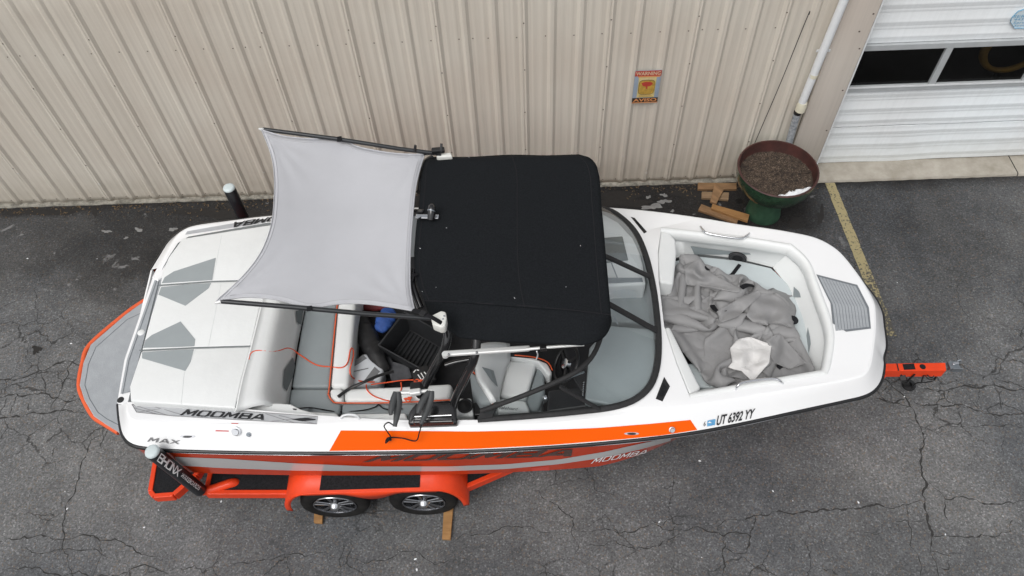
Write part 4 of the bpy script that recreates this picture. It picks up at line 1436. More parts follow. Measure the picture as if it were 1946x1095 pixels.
wordmark('model_lettering', 'MAX', lambda u, v: hit(DB, *bezq(((286, 831), (342, 836.5), (341, 844), (283, 839)), u, v), .008), M['inkg'], deck, thick=0.24, shear=0.1, gap=0.35)
text('registration_lettering', 'UT 6392 YY', lambda u, v: hit(DB, *bezq(((1363, 789), (1435, 775), (1431, 794), (1360, 809)), u, v), .010), M['ink'], deck, bold=0.028, shear=0.1)
text('registration_lettering', '6', lambda u, v: hit(DB, *bezq(((1337, 801), (1341, 800), (1340, 809), (1336, 810)), u, v), .010), M['ink'], deck)
rb = poly_on(DB, [(1344, 799), (1359, 796), (1358, 807), (1343, 810)], M['stickerblue'], 'registration_sticker', deck, .009, 2)
poly_on(DB, [(1344, 803), (1348, 800), (1352, 803)], M['white'], 'sticker_mark', rb, .012, 2)
for (x, y, w, h) in ((357, 829, 14, 2.6), (1200, 823.5, 14, 2.6)):
    c = hit(DB, x, y, .006)
    ex = (hit(DB, x + w, y, .006) - c); ez = (hit(DB, x, y - h, .006) - c)
    for k, (s, mm) in enumerate(((1.0, 'chrome'), (0.6, 'ink'))):
        V = [c + ex * (s * math.cos(a)) + ez * (s * math.sin(a)) + (Vector((0, -.006, .004)) * k) for a in [j * math.pi / 12 for j in range(24)]]
        ob('courtesy_light', V, [list(range(24))], M[mm], deck, smooth=0, solid=0.006)
def knob(x, y, r, name, h=0.02, m='chrome'):
    c = hit(DB, x, y, 0.0)
    c2 = hit(DB, x, y, h)
    d = (c2 - c).normalized()
    return ob(name, *tube([c, c + d * h * .5, c + d * h * .55, c + d * h], [r, r, r * .72, r * .66], 18), M[m], deck, smooth=40)
knob(450, 819, 0.040, 'fuel_cap', 0.035)
knob(473, 825.5, 0.020, 'vent_fitting', 0.02, 'steel')
knob(1276, 815.5, 0.026, 'nav_light', 0.04)
for px in ([(410, 817.5), (435, 818.2), (435, 820), (410, 819.5)], [(440, 804.5), (453, 805), (453, 806.2), (440, 805.8)]):
    poly_on(DB, px, M['lamp'], 'warning_label', deck, .004, 2)
# black air vents on the foredeck
for px in ([(1262, 717), (1273, 735), (1259, 763), (1246, 758)], [(1199, 413), (1206, 415), (1229, 441), (1224, 444)]):
    v = poly_on(DB, px, M['black'], 'deck_vent', deck, .006, 2)
    v.modifiers.new('thickness', 'SOLIDIFY').thickness = 0.012
    cx = sum(p[0] for p in px) / 4; cy = sum(p[1] for p in px) / 4
    poly_on(DB, [(cx + (x - cx) * .55, cy + (y - cy) * .55) for x, y in px], M['carpet'], 'vent_grille', v, .014, 2)
# bow traction pad: planks cut into a grey foam mat
padpx = [(1551, 522), (1629, 542), (1651, 585), (1655, 625), (1584, 634), (1578, 577)]
bp_ = poly_on(DB, padpx, M['matd'], 'bow_mat', deck, .004, 3)
nP = 11
A0, A1, A2 = (1555.5, 527), (1581.5, 580), (1587.5, 629.5)      # aft edge: far corner, bend, near corner
B0, B1, B2 = (1626, 545.5), (1647, 587), (1651.5, 622)
lp = lambda a, b, t: (a[0] + (b[0] - a[0]) * t, a[1] + (b[1] - a[1]) * t)
for k in range(nP):
    t0, t1 = (k + 0.07) / nP, (k + 0.93) / nP
    px = [lp(A0, B0, t0), lp(A0, B0, t1), lp(A1, B1, t1), lp(A2, B2, t1), lp(A2, B2, t0), lp(A1, B1, t0)]
    V = [hit(DB, x, y, .007) for x, y in px]
    ob('mat_plank', V, [(0, 1, 2, 5), (5, 2, 3, 4)], M['mat'], bp_, smooth=0, solid=0.004)

# ---- stern: swim mat ledge on the transom top and drain cups
LL = [(298, 513), (291, 524), (266, 597), (236, 684), (222, 766)]
lg = ob('transom_ledge', *prism(PP([(306, 503)] + LL + [(262, 776), (290, 690), (340, 503)], 1.43), 0.08), M['gel'], boat, smooth=0, bevel=0.006)
ml_ = [(296, 526), (271, 598), (241, 684), (229, 748)]
ob('ledge_mat', *prism(PP(ml_ + [(262, 742), (290, 690), (322, 526)], 1.436), 0.005), M['mat'], lg, smooth=0)
ob('mat_pinstripe', *tube(PP([(x + 4, y + 1, 1.4385) for x, y in ml_] + [(252, 742, 1.4385)]), 0.003, 4, flat=.4), M['matd'], lg, smooth=0)
ob('ledge_button', *lathe([(0, .006), (.026, .006), (.034, 0)], P(268, 632, 1.437), 'Z', 20), M['vinylw'], lg, smooth=40)
for x, y in ((305, 516), (229, 760)):
    ob('drain_cup', *lathe([(0, .004), (.027, .004), (.03, .0)], P(x, y, 1.432), 'Z', 20), M['blackm'], lg, smooth=40)

ob('transom_corner', *prism(PP([(332, 468), (312, 490), (300, 505), (288, 528), (300, 534), (337, 500)], 1.446), 0.11), M['gel'], lg, smooth=0, bevel=0.01)
# ---- swim platform
PLAT = [(285, 566, .70), (263, 580, .70), (238, 598, .70), (172, 655, .70), (158, 690, .70), (151, 732, .70), (160, 760, .70), (178, 791, .70), (200, 806, .70), (226, 822, .70), (330, 830, .70), (400, 560, .70)]
pf = ob('swim_platform', *prism(PP(PLAT), 0.07), M['mat'], boat, smooth=0, bevel=0.006)
edge = PP([(x, y, .665) for x, y, z in PLAT[:10]])
ob('platform_edge', *tube(smoothline(edge, 4), 0.028, 8), M['piping'], pf, smooth=60)
inn = [(290, 585), (242, 607), (182, 660), (168, 692), (161, 732), (170, 758), (186, 784), (204, 797), (228, 809)]
ob('platform_pinstripe', *tube([P(x, y, .702) for x, y in inn], 0.0035, 4, flat=.4), M['matd'], pf, smooth=0)

# ---- liner walls and floor of the cockpit and bow well
ZF = 0.80
def wallring(lp_, zb, name, mt):
    low = [Vector((p.x, p.y, zb)) for p in lp_]
    return ob(name, *grid([lp_ + [lp_[0]], low + [low[0]]]), mt, boat, smooth=40)
wallring(cock, ZF, 'cockpit_liner', M['liner'])
ZFB = 1.13
wallring(well, ZFB, 'bow_liner', M['liner'])
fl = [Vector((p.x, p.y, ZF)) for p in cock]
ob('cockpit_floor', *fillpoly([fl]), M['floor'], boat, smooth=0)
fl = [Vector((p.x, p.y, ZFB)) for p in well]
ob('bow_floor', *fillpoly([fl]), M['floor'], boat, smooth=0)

# ---- sun pad: three cushions with grey lozenges, on its engine box
ZP = 1.585
def cushion(px, z, th, mt, name='cushion', bevel=0.03, parent=None, seg=3):
    return ob(name, *prism(PP(px, z), th), M[mt] if isinstance(mt, str) else mt, parent or boat, smooth=50, bevel=bevel, seg=seg)
S1a, S1m, S1b = (301, 541), (402, 535), (487, 533)
pad = thing('sun_pad', P(380, 640, 1.4), None, None)
pad.parent = boat; pad.location = ORG[pad.name] - ORG[boat.name]
def pcush(px, name='pad_cushion'):
    return ob(name, *prism(PP(px, ZP), 0.14), M['vinylw'], pad, smooth=60, bevel=0.016, seg=3)
pcush([(346, 453), (440, 438), (520, 426), (520, 532), (403, 534.6), (304, 542), (309, 514), (320, 489)])
pcush([(303.5, 542.8), (403, 535.4), (520, 532.8), (494, 582), (477, 657.6), (371, 660.6), (269, 665.6), (287, 598)])
pcush([(268.5, 666.4), (371, 661.4), (476.5, 658.4), (459, 722), (447, 776), (345, 769), (248, 763), (246, 735)])
LZ = 0.0025
def inlay(px, mt, z=ZP + LZ, parent=None, name='grey_inlay', th=0.003):
    return ob(name, *prism(PP(px, z), th), M[mt], parent or pad, smooth=0)
inlay([(307, 538.5), (313, 527), (330, 516), (410, 490), (403, 532.3), (350, 535.5)], 'vinylm')
inlay([(306, 546), (350, 541), (401, 538), (396, 548), (352, 581), (301, 560)], 'vinylm')
inlay([(272, 661), (276, 647), (288, 637), (343, 611), (371, 645), (369, 658), (320, 660)], 'vinylm')
inlay([(270, 669.5), (320, 666), (368, 664), (362, 688), (352, 705), (270, 681)], 'vinylm')
for ln in ([(301, 542.4), (403, 535), (500, 532.4)], [(265, 666), (371, 661), (476, 658)], [(497, 580), (478, 657), (461, 722), (448, 775)]):
    ob('dark_seam', *tube([P(x, y, ZP - .001) for x, y in ln], 0.0065, 5, flat=.6), M['vinyld'], pad, smooth=0)
# stitched cross seams
for a, b in (((421, 447), (404, 532)), ((350, 706), (344, 768)), ((372, 664), (352, 704)), ((420, 540), (396, 657))):
    ob('seam', *tube([P(a[0], a[1], ZP + .001), P(b[0], b[1], ZP + .001)], 0.0025, 4, flat=.4), M['vinyl'], pad, smooth=0)
ob('pad_base', *prism(PP([(346, 458), (520, 434), (520, 560), (482, 660), (450, 772), (256, 762), (262, 700), (318, 500)], 1.445), 0.40), M['vinyld'], pad, smooth=0)

# ---- aft backrest rolling down from the pad to the bench
top = PP([(520, 470, ZP - .004), (497, 580, ZP - .004), (478, 658, ZP - .004), (461, 722, ZP - .004), (449, 777, ZP - .004), (446, 783, ZP - .03)])
low = PP([(600, 455, 1.17), (578, 585, 1.17), (563, 660, 1.17), (552, 735, 1.17), (547, 772, 1.17), (548, 786, 1.25)])
topr, lowr = resample(smoothline(top, 4), 28), resample(smoothline(low, 4), 28)
PROF = [(0.0, -.02), (0.015, 0.0), (0.20, 0.03), (0.40, 0.05), (0.54, 0.09), (0.64, 0.17), (0.72, 0.30), (0.79, 0.46), (0.86, 0.64), (0.93, 0.82), (1.0, 1.0)]   # across, down
rows = []
for (s, q_) in PROF:
    rows.append([Vector((a.x + (b.x - a.x) * s, a.y + (b.y - a.y) * s, a.z + (b.z - a.z) * q_)) for a, b in zip(topr, lowr)])
back_mesh = grid(rows)
bk = ob('aft_backrest', *back_mesh, M['vinylw'], boat, smooth=60, solid=0.02)
BB = bvh_of(back_mesh)
patch_on(BB, [(558, 590), (573, 589), (569, 618), (561, 614)], M['vinyld'], 'grey_inlay', bk, .022)
patch_on(BB, [(553, 680), (557, 695), (553, 716), (541, 744), (534, 736), (536, 704)], M['vinyld'], 'grey_inlay', bk, .022)
ob('backrest_end', *prism(PP([(449, 781), (480, 770), (525, 766), (552, 768), (572, 778), (602, 786), (606, 791), (560, 790)], 1.45), 0.30), M['vinylw'], boat, smooth=60, bevel=0.035, seg=4)

# ---- bench seats
ZS = 1.17
def bench(px, mt, z=ZS, th=0.3, bevel=0.03, name='bench_cushion'):
    return cushion(px, z, th, mt, name, bevel)
bench([(604, 470), (660, 462), (640, 580), (626, 736), (553, 736), (578, 590)], 'vinylg')
bench([(552, 738), (627, 738), (624, 752), (634, 765), (648, 766), (646, 787), (545, 787)], 'vinylg')
bench([(650, 766), (770, 766), (862, 762), (862, 790), (648, 787)], 'vinylg')
def bolster(px, name='seat_front_roll', z=ZS + 0.012):
    return cushion(px, z, 0.34, 'vinylw', name, 0.045, None, 4)
bolster([(662, 462), (698, 462), (676, 578), (662, 736), (627, 736), (641, 580)])
bolster([(626, 737.5), (651, 737), (652, 764), (638, 764), (627, 755)])
bolster([(653, 737), (760, 733), (860, 727), (856, 757), (760, 763), (654, 764)])
ob('seat_piping', *tube(smoothline(PP([(652, 530, ZS + .008), (641, 580, ZS + .008), (626, 733, ZS + .008), (624, 748, ZS + .008), (632, 762, ZS + .008), (650, 766, ZS + .008), (760, 765, ZS + .008), (856, 760, ZS + .008)]), 6), 0.007, 6), M['piping'], boat, smooth=60)
# near side coaming bolsters and grab handle
cushion([(552, 783, 1.40), (580, 781, 1.40), (640, 784, 1.40), (645, 794, 1.40), (560, 792, 1.40)], None, 0.25, 'vinylw', 'coaming_pad', 0.03)
cushion([(648, 792, 1.42), (680, 786, 1.42), (770, 785, 1.42), (775, 797, 1.42), (652, 797, 1.42)], None, 0.25, 'vinylw', 'coaming_pad', 0.03)
ob('grab_handle', *tube(smoothline(PP([(648, 795, 1.54), (652, 790, 1.57), (664, 788, 1.58), (678, 790, 1.57), (683, 796, 1.54)]), 5), 0.010, 8), M['pvc'], boat, smooth=60)
# stereo speaker and cup holder pod by the helm
cushion([(866, 757), (896, 756), (900, 790), (868, 791)], 1.36, 0.3, 'vinyl', 'speaker_pod', 0.02)
ob('pod_speaker', *lathe([(0, .010), (.030, .004), (.052, .002), (.062, .012), (.068, .010), (.07, 0)], P(884, 772, 1.362), 'Z', 24), M['black'], boat, smooth=40)
ob('cup_holder', *prism(PP([(900, 765), (915, 764), (917, 788), (902, 789)], 1.35), 0.2), M['black'], boat, smooth=0, bevel=0.01)

# ---- helm seat
hs_ = thing('helm_seat', P(970, 730, ZF), None, None)
hs_.parent = boat; hs_.location = ORG[hs_.name] - ORG[boat.name]
def hpart(name, px, th, mt, bevel=0.03, seg=4, z=None):
    return ob(name, *prism(PP(px, z), th), M[mt], hs_, smooth=60, bevel=bevel, seg=seg)
hpart('seat_base', [(948, 690, 1.24), (1035, 690, 1.24), (1030, 785, 1.24), (930, 785, 1.24)], 0.42, 'vinylm', 0.04)
hpart('seat_cushion', [(965, 683, 1.36), (1020, 688, 1.36), (1000, 757, 1.34), (948, 752, 1.34)], 0.14, 'vinyl', 0.035)
hpart('front_bolster', [(1022, 692, 1.31), (1034, 702, 1.30), (1036, 745, 1.30), (1024, 780, 1.28), (1000, 780, 1.28), (1003, 757, 1.31)], 0.2, 'vinylg', 0.04)
hpart('side_bolster', [(968, 676, 1.41), (1015, 680, 1.41), (1040, 690, 1.39), (1050, 708, 1.36), (1044, 716, 1.36), (1022, 690, 1.40)], 0.2, 'vinyl', 0.035)
hpart('side_bolster', [(945, 756, 1.36), (1000, 761, 1.34), (1008, 782, 1.34), (946, 784, 1.36)], 0.2, 'vinyl', 0.03)
rows = []
lt = PP([(912, 656, 1.60), (904, 690, 1.62), (908, 720, 1.62), (930, 752, 1.60), (938, 766, 1.58)])
rt = PP([(965, 655, 1.42), (966, 684, 1.40), (957, 705, 1.38), (947, 742, 1.37), (944, 766, 1.37)])
lt, rt = resample(smoothline(lt, 4), 16), resample(smoothline(rt, 4), 16)
for k in range(9):
    t = k / 8
    rows.append([a.lerp(b, t) + Vector((0, 0, 0.05 * math.sin(math.pi * t) * (1 if 3 < j < 12 else .6))) for j, (a, b) in enumerate(zip(lt, rt))])
bkm = grid(rows)
hb = ob('seat_back', *bkm, M['vinyl'], hs_, smooth=60, solid=0.05)
HBB = bvh_of(bkm)
poly_on(HBB, [(913, 700), (933, 706), (940, 736), (930, 728)], M['vinylg'], 'grey_inlay', hb, .03, 4)
hpart('back_shell', [(892, 704, 1.50), (905, 712, 1.52), (926, 742, 1.52), (934, 768, 1.50), (912, 768, 1.46), (896, 740, 1.46)], 0.3, 'vinylg', 0.03)
ob('seat_piping', *tube(smoothline(PP([(893, 703, 1.52), (905, 712, 1.535), (920, 732, 1.535), (934, 752, 1.535), (936, 768, 1.52)]), 6), 0.007, 6), M['piping'], hs_, smooth=60)
ob('seat_piping', *tube(smoothline(PP([(978, 675, 1.415), (1015, 679, 1.415), (1040, 688, 1.40), (1050, 704, 1.37)]), 6), 0.006, 6), M['piping'], hs_, smooth=60)

# ---- helm: dash, wheel, throttle
ob('dash', *prism(PP([(1065, 640, 1.50), (1150, 640, 1.50), (1150, 720, 1.50), (1105, 745, 1.48), (1085, 712, 1.46)]), 0.5), M['dash'], boat, smooth=0, bevel=0.02)
ob('side_console', *prism(PP([(1042, 742, 1.40), (1108, 735, 1.44), (1150, 768, 1.46), (1040, 783, 1.40)]), 0.4), M['dash'], boat, smooth=0, bevel=0.015)
c = P(1076, 692, 1.47)
ax = Vector((-0.80, 0.0, 0.6)).normalized()
e1 = Vector((0, 1, 0)); e2 = ax.cross(e1).normalized()
ring = [c + e1 * (0.165 * math.cos(a)) + e2 * (0.165 * math.sin(a)) for a in [k * math.pi / 20 for k in range(41)]]
sw = ob('steering_wheel', *tube(ring, 0.015, 10, cap=False), M['black'], boat, smooth=60)
for a in (0.3, math.pi - 0.3, -math.pi / 2):
    ob('wheel_spoke', *bar(c, c + e1 * (0.16 * math.cos(a)) + e2 * (0.16 * math.sin(a)), 0.03, 0.008, ax), M['black'], sw, smooth=0)
ob('wheel_boss', *tube([c - ax * 0.02, c + ax * 0.02, c + ax * .024], [.045, .045, .03], 20), M['chrome'], sw, smooth=40)
ob('throttle', *join(tube([P(1034, 768, 1.42), P(1036, 760, 1.55)], .008, 8), tube([P(1036, 761, 1.54), P(1036.5, 756, 1.58), P(1037, 755, 1.60)], [.022, .026, .012], 12)), M['chrome'], boat, smooth=50)
text('console_lettering', 'Wakeboard', lambda u, v: P(*bezq(((946, 771), (985, 775), (984, 780), (945, 777)), u, v), 1.366), M['ink'], boat, shear=.4)
for k in range(7):
    ob('rivet', *lathe([(0, .006), (.006, .004), (.008, 0)], P(1109 - k * .3, 727 + k * 4, 1.50), 'Z', 8), M['chrome'], boat, smooth=40)
# observer console and dash panels seen through the glass
cs = ob('observer_console', *prism(PP([(1100, 402, 1.50), (1160, 405, 1.52), (1205, 440, 1.52), (1222, 500, 1.52), (1228, 540, 1.52), (1140, 545, 1.50), (1090, 480, 1.48)]), 0.6), M['gel'], boat, smooth=0, bevel=0.02)
ob('glovebox_lid', *prism(PP([(1144, 452, 1.51), (1183, 449, 1.53), (1194, 494, 1.53), (1146, 500, 1.51)]), 0.01), M['vinyld'], cs, smooth=0, bevel=0.004)
ob('console_sill', *prism(PP([(1150, 528, 1.52), (1220, 528, 1.52), (1222, 536, 1.52), (1152, 537, 1.52)]), 0.012), M['steel'], cs, smooth=0)
for k in range(1):
    cushion([(1150, 545), (1232, 548), (1240, 615), (1155, 612)], 1.30, 0.3, 'vinylm', 'walkway_door', 0.02)
ob('dash_top', *prism(PP([(1120, 660, 1.545), (1160, 618, 1.55), (1244, 625, 1.56), (1247, 690, 1.56), (1232, 733, 1.56), (1205, 756, 1.56), (1160, 770, 1.555), (1112, 760, 1.54)]), 0.4), M['vinylm'], boat, smooth=0, bevel=0.02)

# ---- windshield
W0 = [(908, 797, 1.57), (1000, 791, 1.58), (1100, 782, 1.60), (1168, 773, 1.61), (1210, 757, 1.615), (1237, 730, 1.62), (1249, 690, 1.62), (1251, 640, 1.62), (1246, 580, 1.62), (1238, 530, 1.62),
      (1225, 480, 1.62), (1207, 441, 1.61), (1180, 413, 1.60), (1147, 397, 1.59), (1070, 392, 1.57), (960, 392, 1.56), (900, 394, 1.55)]
W1 = [(914, 781, 1.66), (1000, 750, 1.86), (1080, 715, 2.0), (1112, 693, 2.02), (1131, 668, 2.03), (1143, 635, 2.03), (1148, 600, 2.03), (1146, 560, 2.03), (1140, 520, 2.03), (1131, 470, 2.03),
      (1120, 425, 2.03), (1108, 395, 2.03), (1085, 370, 2.02), (1060, 355, 2.01), (1000, 345, 1.95), (930, 360, 1.75), (902, 385, 1.60)]
w0 = resample(smoothline(PP(W0), 6), 90)
w1 = resample(smoothline(PP(W1), 6), 90)
M['glass'] = bpy.data.materials.new('tinted_windshield')
M['glass'].use_nodes = True
g = M['glass'].node_tree
g.nodes.clear()
tb = g.nodes.new('ShaderNodeBsdfTransparent'); tb.inputs[0].default_value = (0.91, 0.945, 0.95, 1)
gl = g.nodes.new('ShaderNodeBsdfGlossy'); gl.inputs['Roughness'].default_value = 0.02
lw = g.nodes.new('ShaderNodeLayerWeight')
pw = g.nodes.new('ShaderNodeMath'); pw.operation = 'POWER'; pw.inputs[1].default_value = 2.5
g.links.new(lw.outputs['Facing'], pw.inputs[0])
fr = g.nodes.new('ShaderNodeMath'); fr.operation = 'MULTIPLY_ADD'; fr.inputs[1].default_value = 0.5; fr.inputs[2].default_value = 0.05
g.links.new(pw.outputs[0], fr.inputs[0])
mx = g.nodes.new('ShaderNodeMixShader'); go = g.nodes.new('ShaderNodeOutputMaterial')
g.links.new(fr.outputs[0], mx.inputs[0]); g.links.new(tb.outputs[0], mx.inputs[1]); g.links.new(gl.outputs[0], mx.inputs[2]); g.links.new(mx.outputs[0], go.inputs[0])
ws = thing('windshield', P(1150, 600, 1.6), None, None)
ws.parent = boat; ws.location = ORG[ws.name] - ORG[boat.name]
ob('glass_pane', *grid([w0, [a.lerp(b, .5) for a, b in zip(w0, w1)], w1]), M['glass'], ws, smooth=60)
ob('base_frame', *tube(w0, 0.030, 8, flat=0.7), M['blackm'], ws, smooth=60)
ob('top_frame', *tube(w1, 0.021, 8), M['blackm'], ws, smooth=60)
def strut(a, b, w=0.05):
    ob('frame_post', *bar(a, b, w, 0.025, (1, 0, .4)), M['blackm'], ws, smooth=0, bevel=0.006)
strut(P(1136, 480, 2.02), P(1235, 526, 1.64), .045)
strut(P(1146, 572, 2.03), P(1247, 628, 1.64), .055)
strut(P(1064, 735, 1.90), P(1140, 778, 1.62), .028)
ob('aft_gusset', *prism(PP([(907, 797, 1.60), (915, 779, 1.66), (945, 770, 1.68), (935, 793, 1.60)]), 0.03), M['blackm'], ws, smooth=0)
ob('wiper', *tube(PP([(1045, 734, 1.80), (1086, 716, 1.90), (1110, 707, 1.96)]), 0.010, 6), M['steel'], ws, smooth=50)
for a, b in (((1162, 500, 1.60), (1174, 530, 1.56)), ((1166, 600, 1.60), (1174, 617, 1.57))):
    ob('latch_rod', *tube(PP([a, b]), 0.006, 6), M['steel'], ws, smooth=50)

# ---- bow lounge
bl = thing('bow_lounge', P(1420, 590, ZF), None, None)
bl.parent = boat; bl.location = ORG[bl.name] - ORG[boat.name]
ZB = 1.32
def bseat(px, mt='vinylb', z=ZB):
    return ob('bow_seat', *prism(PP(px, z), 0.185), M[mt], bl, smooth=60, bevel=0.025, seg=3)
bseat([(1262, 500), (1320, 485), (1400, 493), (1466, 508), (1500, 540), (1510, 560), (1440, 560), (1300, 552)])
bseat([(1501, 541), (1530, 580), (1545, 640), (1540, 705), (1500, 712), (1465, 640), (1470, 575), (1511, 561)])
bseat([(1310, 735), (1300, 690), (1465, 690), (1500, 713), (1540, 706), (1530, 722), (1400, 740)])
def rollback(topl, lowl, name, n=30):
    """padded side of the well, from the coaming edge bulging inwards down to the seat"""
    a_, b_ = resample(smoothline(PP(topl), 4), n), resample(smoothline(PP(lowl), 4), n)
    cw = Vector((2.05, 3.85, 0))
    R = [[], [], [], [], [], [], [], [], []]
    for k_, (a, b) in enumerate(zip(a_, b_)):
        t_ = a_[min(k_ + 1, n - 1)] - a_[max(k_ - 1, 0)]
        nn = Vector((-t_.y, t_.x, 0)).normalized()
        if nn.dot(cw - Vector((a.x, a.y, 0))) < 0:
            nn = -nn
        for r_, (din, dz) in zip(R, ((0.0, -.01), (.008, .005), (.034, .008), (.056, -.008), (.066, -.045), (.064, -.085), (.054, -.120), (.036, -.140))):
            r_.append(a + nn * din + Vector((0, 0, dz)))
        R[8].append(b)
    g_ = grid(R)
    return ob(name, *g_, M['vinylw'], bl, smooth=60), bvh_of(g_)
fb, FB = rollback([(1256, 431, 1.605), (1400, 447, 1.61), (1503, 463, 1.615)], [(1262, 497, 1.31), (1320, 484, 1.31), (1400, 492, 1.31), (1467, 508, 1.31)], 'side_backrest')
fr_, FRB = rollback([(1504, 463, 1.615), (1529, 484, 1.615), (1544, 505, 1.615), (1553, 530, 1.615), (1566, 565, 1.615), (1579, 600, 1.615), (1587, 640, 1.615), (1581, 690, 1.615), (1574, 712, 1.615)],
         [(1468, 508, 1.31), (1490, 535, 1.31), (1505, 560, 1.31), (1522, 600, 1.31), (1532, 640, 1.31), (1537, 690, 1.31), (1536, 708, 1.31)], 'front_backrest', 40)
nb, NBB = rollback([(1573, 712, 1.612), (1480, 728, 1.612), (1400, 742, 1.606), (1312, 758, 1.60)], [(1535, 700, 1.31), (1480, 712, 1.31), (1400, 728, 1.31), (1325, 742, 1.31)], 'side_backrest')
patch_on(FB, [(1312, 467), (1360, 474), (1428, 481), (1421, 497), (1370, 491), (1321, 486)], M['vinylg'], 'grey_inlay', fb, .005)
sp_ = hit(FB, 1402, 488, .010)
sx_ = (hit(FB, 1412, 489.5, .010) - sp_).normalized()
sy_ = (hit(FB, 1402, 483, .010) - sp_).normalized()
sn_ = sx_.cross(sy_)
if sn_.dot(CAM - sp_) < 0: sn_ = -sn_
spv = [sp_ + sx_ * .088 * math.cos(a) + sy_ * .075 * math.sin(a) + sn_ * .006 for a in [k * math.pi / 14 for k in range(28)]]
bsp = ob('bow_speaker', spv, [list(range(28))], M['black'], fb, smooth=0, solid=0.02)
ob('speaker_cone', *tube([sp_ + sn_ * .017, sp_ + sn_ * .024], [.05, .03], 16), M['carpet'], bsp, smooth=40)
for r_ in (.066, .084):
    ring = [sp_ + sx_ * r_ * math.cos(a) + sy_ * r_ * .86 * math.sin(a) + sn_ * .018 for a in [k * math.pi / 12 for k in range(25)]]
    ob('speaker_ring', *tube(ring, 0.004, 5, cap=False), M['rackgrey_'], bsp, smooth=40)
patch_on(FRB, [(1509, 545), (1520, 555), (1526, 580), (1516, 590), (1508, 565)], M['vinylg'], 'grey_inlay', fr_, .005)
patch_on(FRB, [(1536, 622), (1542, 650), (1538, 672), (1532, 645)], M['vinylg'], 'grey_inlay', fr_, .005)
# aft pads by the walk-through
cushion([(1256, 434, 1.60), (1268, 437, 1.60), (1284, 455, 1.58), (1286, 480, 1.56), (1280, 540, 1.56), (1254, 536, 1.60), (1250, 485, 1.60)], None, 0.42, 'vinylw', 'corner_pad', 0.025)
cushion([(1263, 622, 1.60), (1273, 621, 1.60), (1332, 738, 1.56), (1312, 752, 1.60), (1286, 690, 1.60)], None, 0.42, 'vinylw', 'corner_pad', 0.02)
def rail_handle(px, name='grab_rail'):
    ob(name, *tube(smoothline(PP(px), 5), 0.011, 8), M['chrome'], boat, smooth=60)
rail_handle([(1331, 431, 1.60), (1336, 437, 1.645), (1346, 444, 1.65), (1385, 451, 1.65), (1408, 453, 1.65), (1418, 449, 1.645), (1424, 444, 1.60)])
rail_handle([(1398, 741, 1.60), (1402, 733, 1.645), (1412, 727, 1.655), (1440, 722, 1.655), (1470, 720, 1.655), (1482, 724, 1.645), (1488, 730, 1.60)])
# ================================================================== TOWER, BIMINI, SHADE
M['towerblk'] = mat('black_powder_coat', (0.010, 0.010, 0.011), 0.22, coat=0.5)
M['canvas'] = mat('black_canvas', (0.0115, 0.0130, 0.0148), 0.95, spec=0.08, var=0.25, vscale=90, bump=0.25, bscale=500)
M['web'] = mat('black_webbing', (0.014, 0.014, 0.016), 0.85, spec=0.15)
M['rackgrey'] = mat('dark_rubber_rack', (0.045, 0.048, 0.05), 0.6, var=0.15)

tw = thing('tower', P(820, 800, 1.5), None, None)
tw.parent = boat; tw.location = ORG[tw.name] - ORG[boat.name]
ZA = 2.60
# near foot: rounded black casting with a recessed tray
def foot(mir):
    px = [(775, 806, 1.60), (777, 782, 1.63), (790, 765, 1.66), (856, 760, 1.66), (866, 775, 1.63), (870, 804, 1.60)]
    top = PP(px)
    if mir:
        top = [Vector((p.x, 2 * YB + 0.03 - p.y, p.z)) for p in reversed(top)]
    f = ob('tower_foot', *prism(top, 0.13), M['towerblk'], tw, smooth=50, bevel=0.02, seg=3)
    return f
f1 = foot(False)
ob('foot_bar', *tube(PP([(788, 792, 1.66), (858, 789, 1.66)]), 0.009, 8), M['chrome'], f1, smooth=60)
ob('foot_plate', *bar(P(786, 803, 1.63), P(862, 801, 1.63), 0.03, 0.05), M['towerblk'], f1, smooth=0, bevel=0.01)
foot(True)
def leg(pts, r, mir, name='tower_leg'):
    pts = PP(pts)
    if len(pts) == 4:                           # the top of each leg bends in under the canopy
        t_ = pts[-1]
        pts += [t_ + Vector((0.03, 0.10, 0.12)), t_ + Vector((0.02, 0.30, 0.26))]
    pts = smoothline(pts, 5)
    if mir:
        pts = [Vector((p.x, 2 * YB + 0.03 - p.y, p.z)) for p in pts]
    return ob(name, *tube(pts, r, 12), M['towerblk'], tw, smooth=60)
LEGA = [(798, 752, 1.58), (806, 735, 1.70), (828, 694, 2.0), (846, 660, 2.24)]
LEGB = [(860, 776, 1.58), (868, 752, 1.72), (886, 714, 2.0), (900, 684, 2.22)]
for mir in (False, True):
    leg(LEGA, 0.036, mir)
    leg(LEGB, 0.036, mir)
leg([(846, 694, 2.02), (866, 688, 2.04), (893, 683, 2.06)], 0.018, False, 'tower_rung')
# cross arch under the canopy
a, b = P(860, 600, 2.55), P(862, 330, 2.55)
ob('tower_arch', *tube(smoothline([Vector((-.52, 3.32, 2.48)), Vector((-.52, 3.6, 2.53)), Vector((-.52, 3.98, 2.55)), Vector((-.52, 4.4, 2.53)), Vector((-.52, 4.64, 2.48))], 6), 0.04, 12), M['towerblk'], tw, smooth=60)
# black side pads seen behind the canopy's aft edge
ob('arch_pad', *tube(smoothline(PP([(800, 585, 2.50), (790, 560, 2.54), (784, 540, 2.56), (786, 515, 2.57)]), 5), 0.032, 10), M['towerblk'], tw, smooth=60)
ob('arch_pad', *tube(smoothline(PP([(797, 365, 2.57), (800, 335, 2.56), (806, 312, 2.55), (822, 300, 2.54)]), 5), 0.030, 10), M['towerblk'], tw, smooth=60)

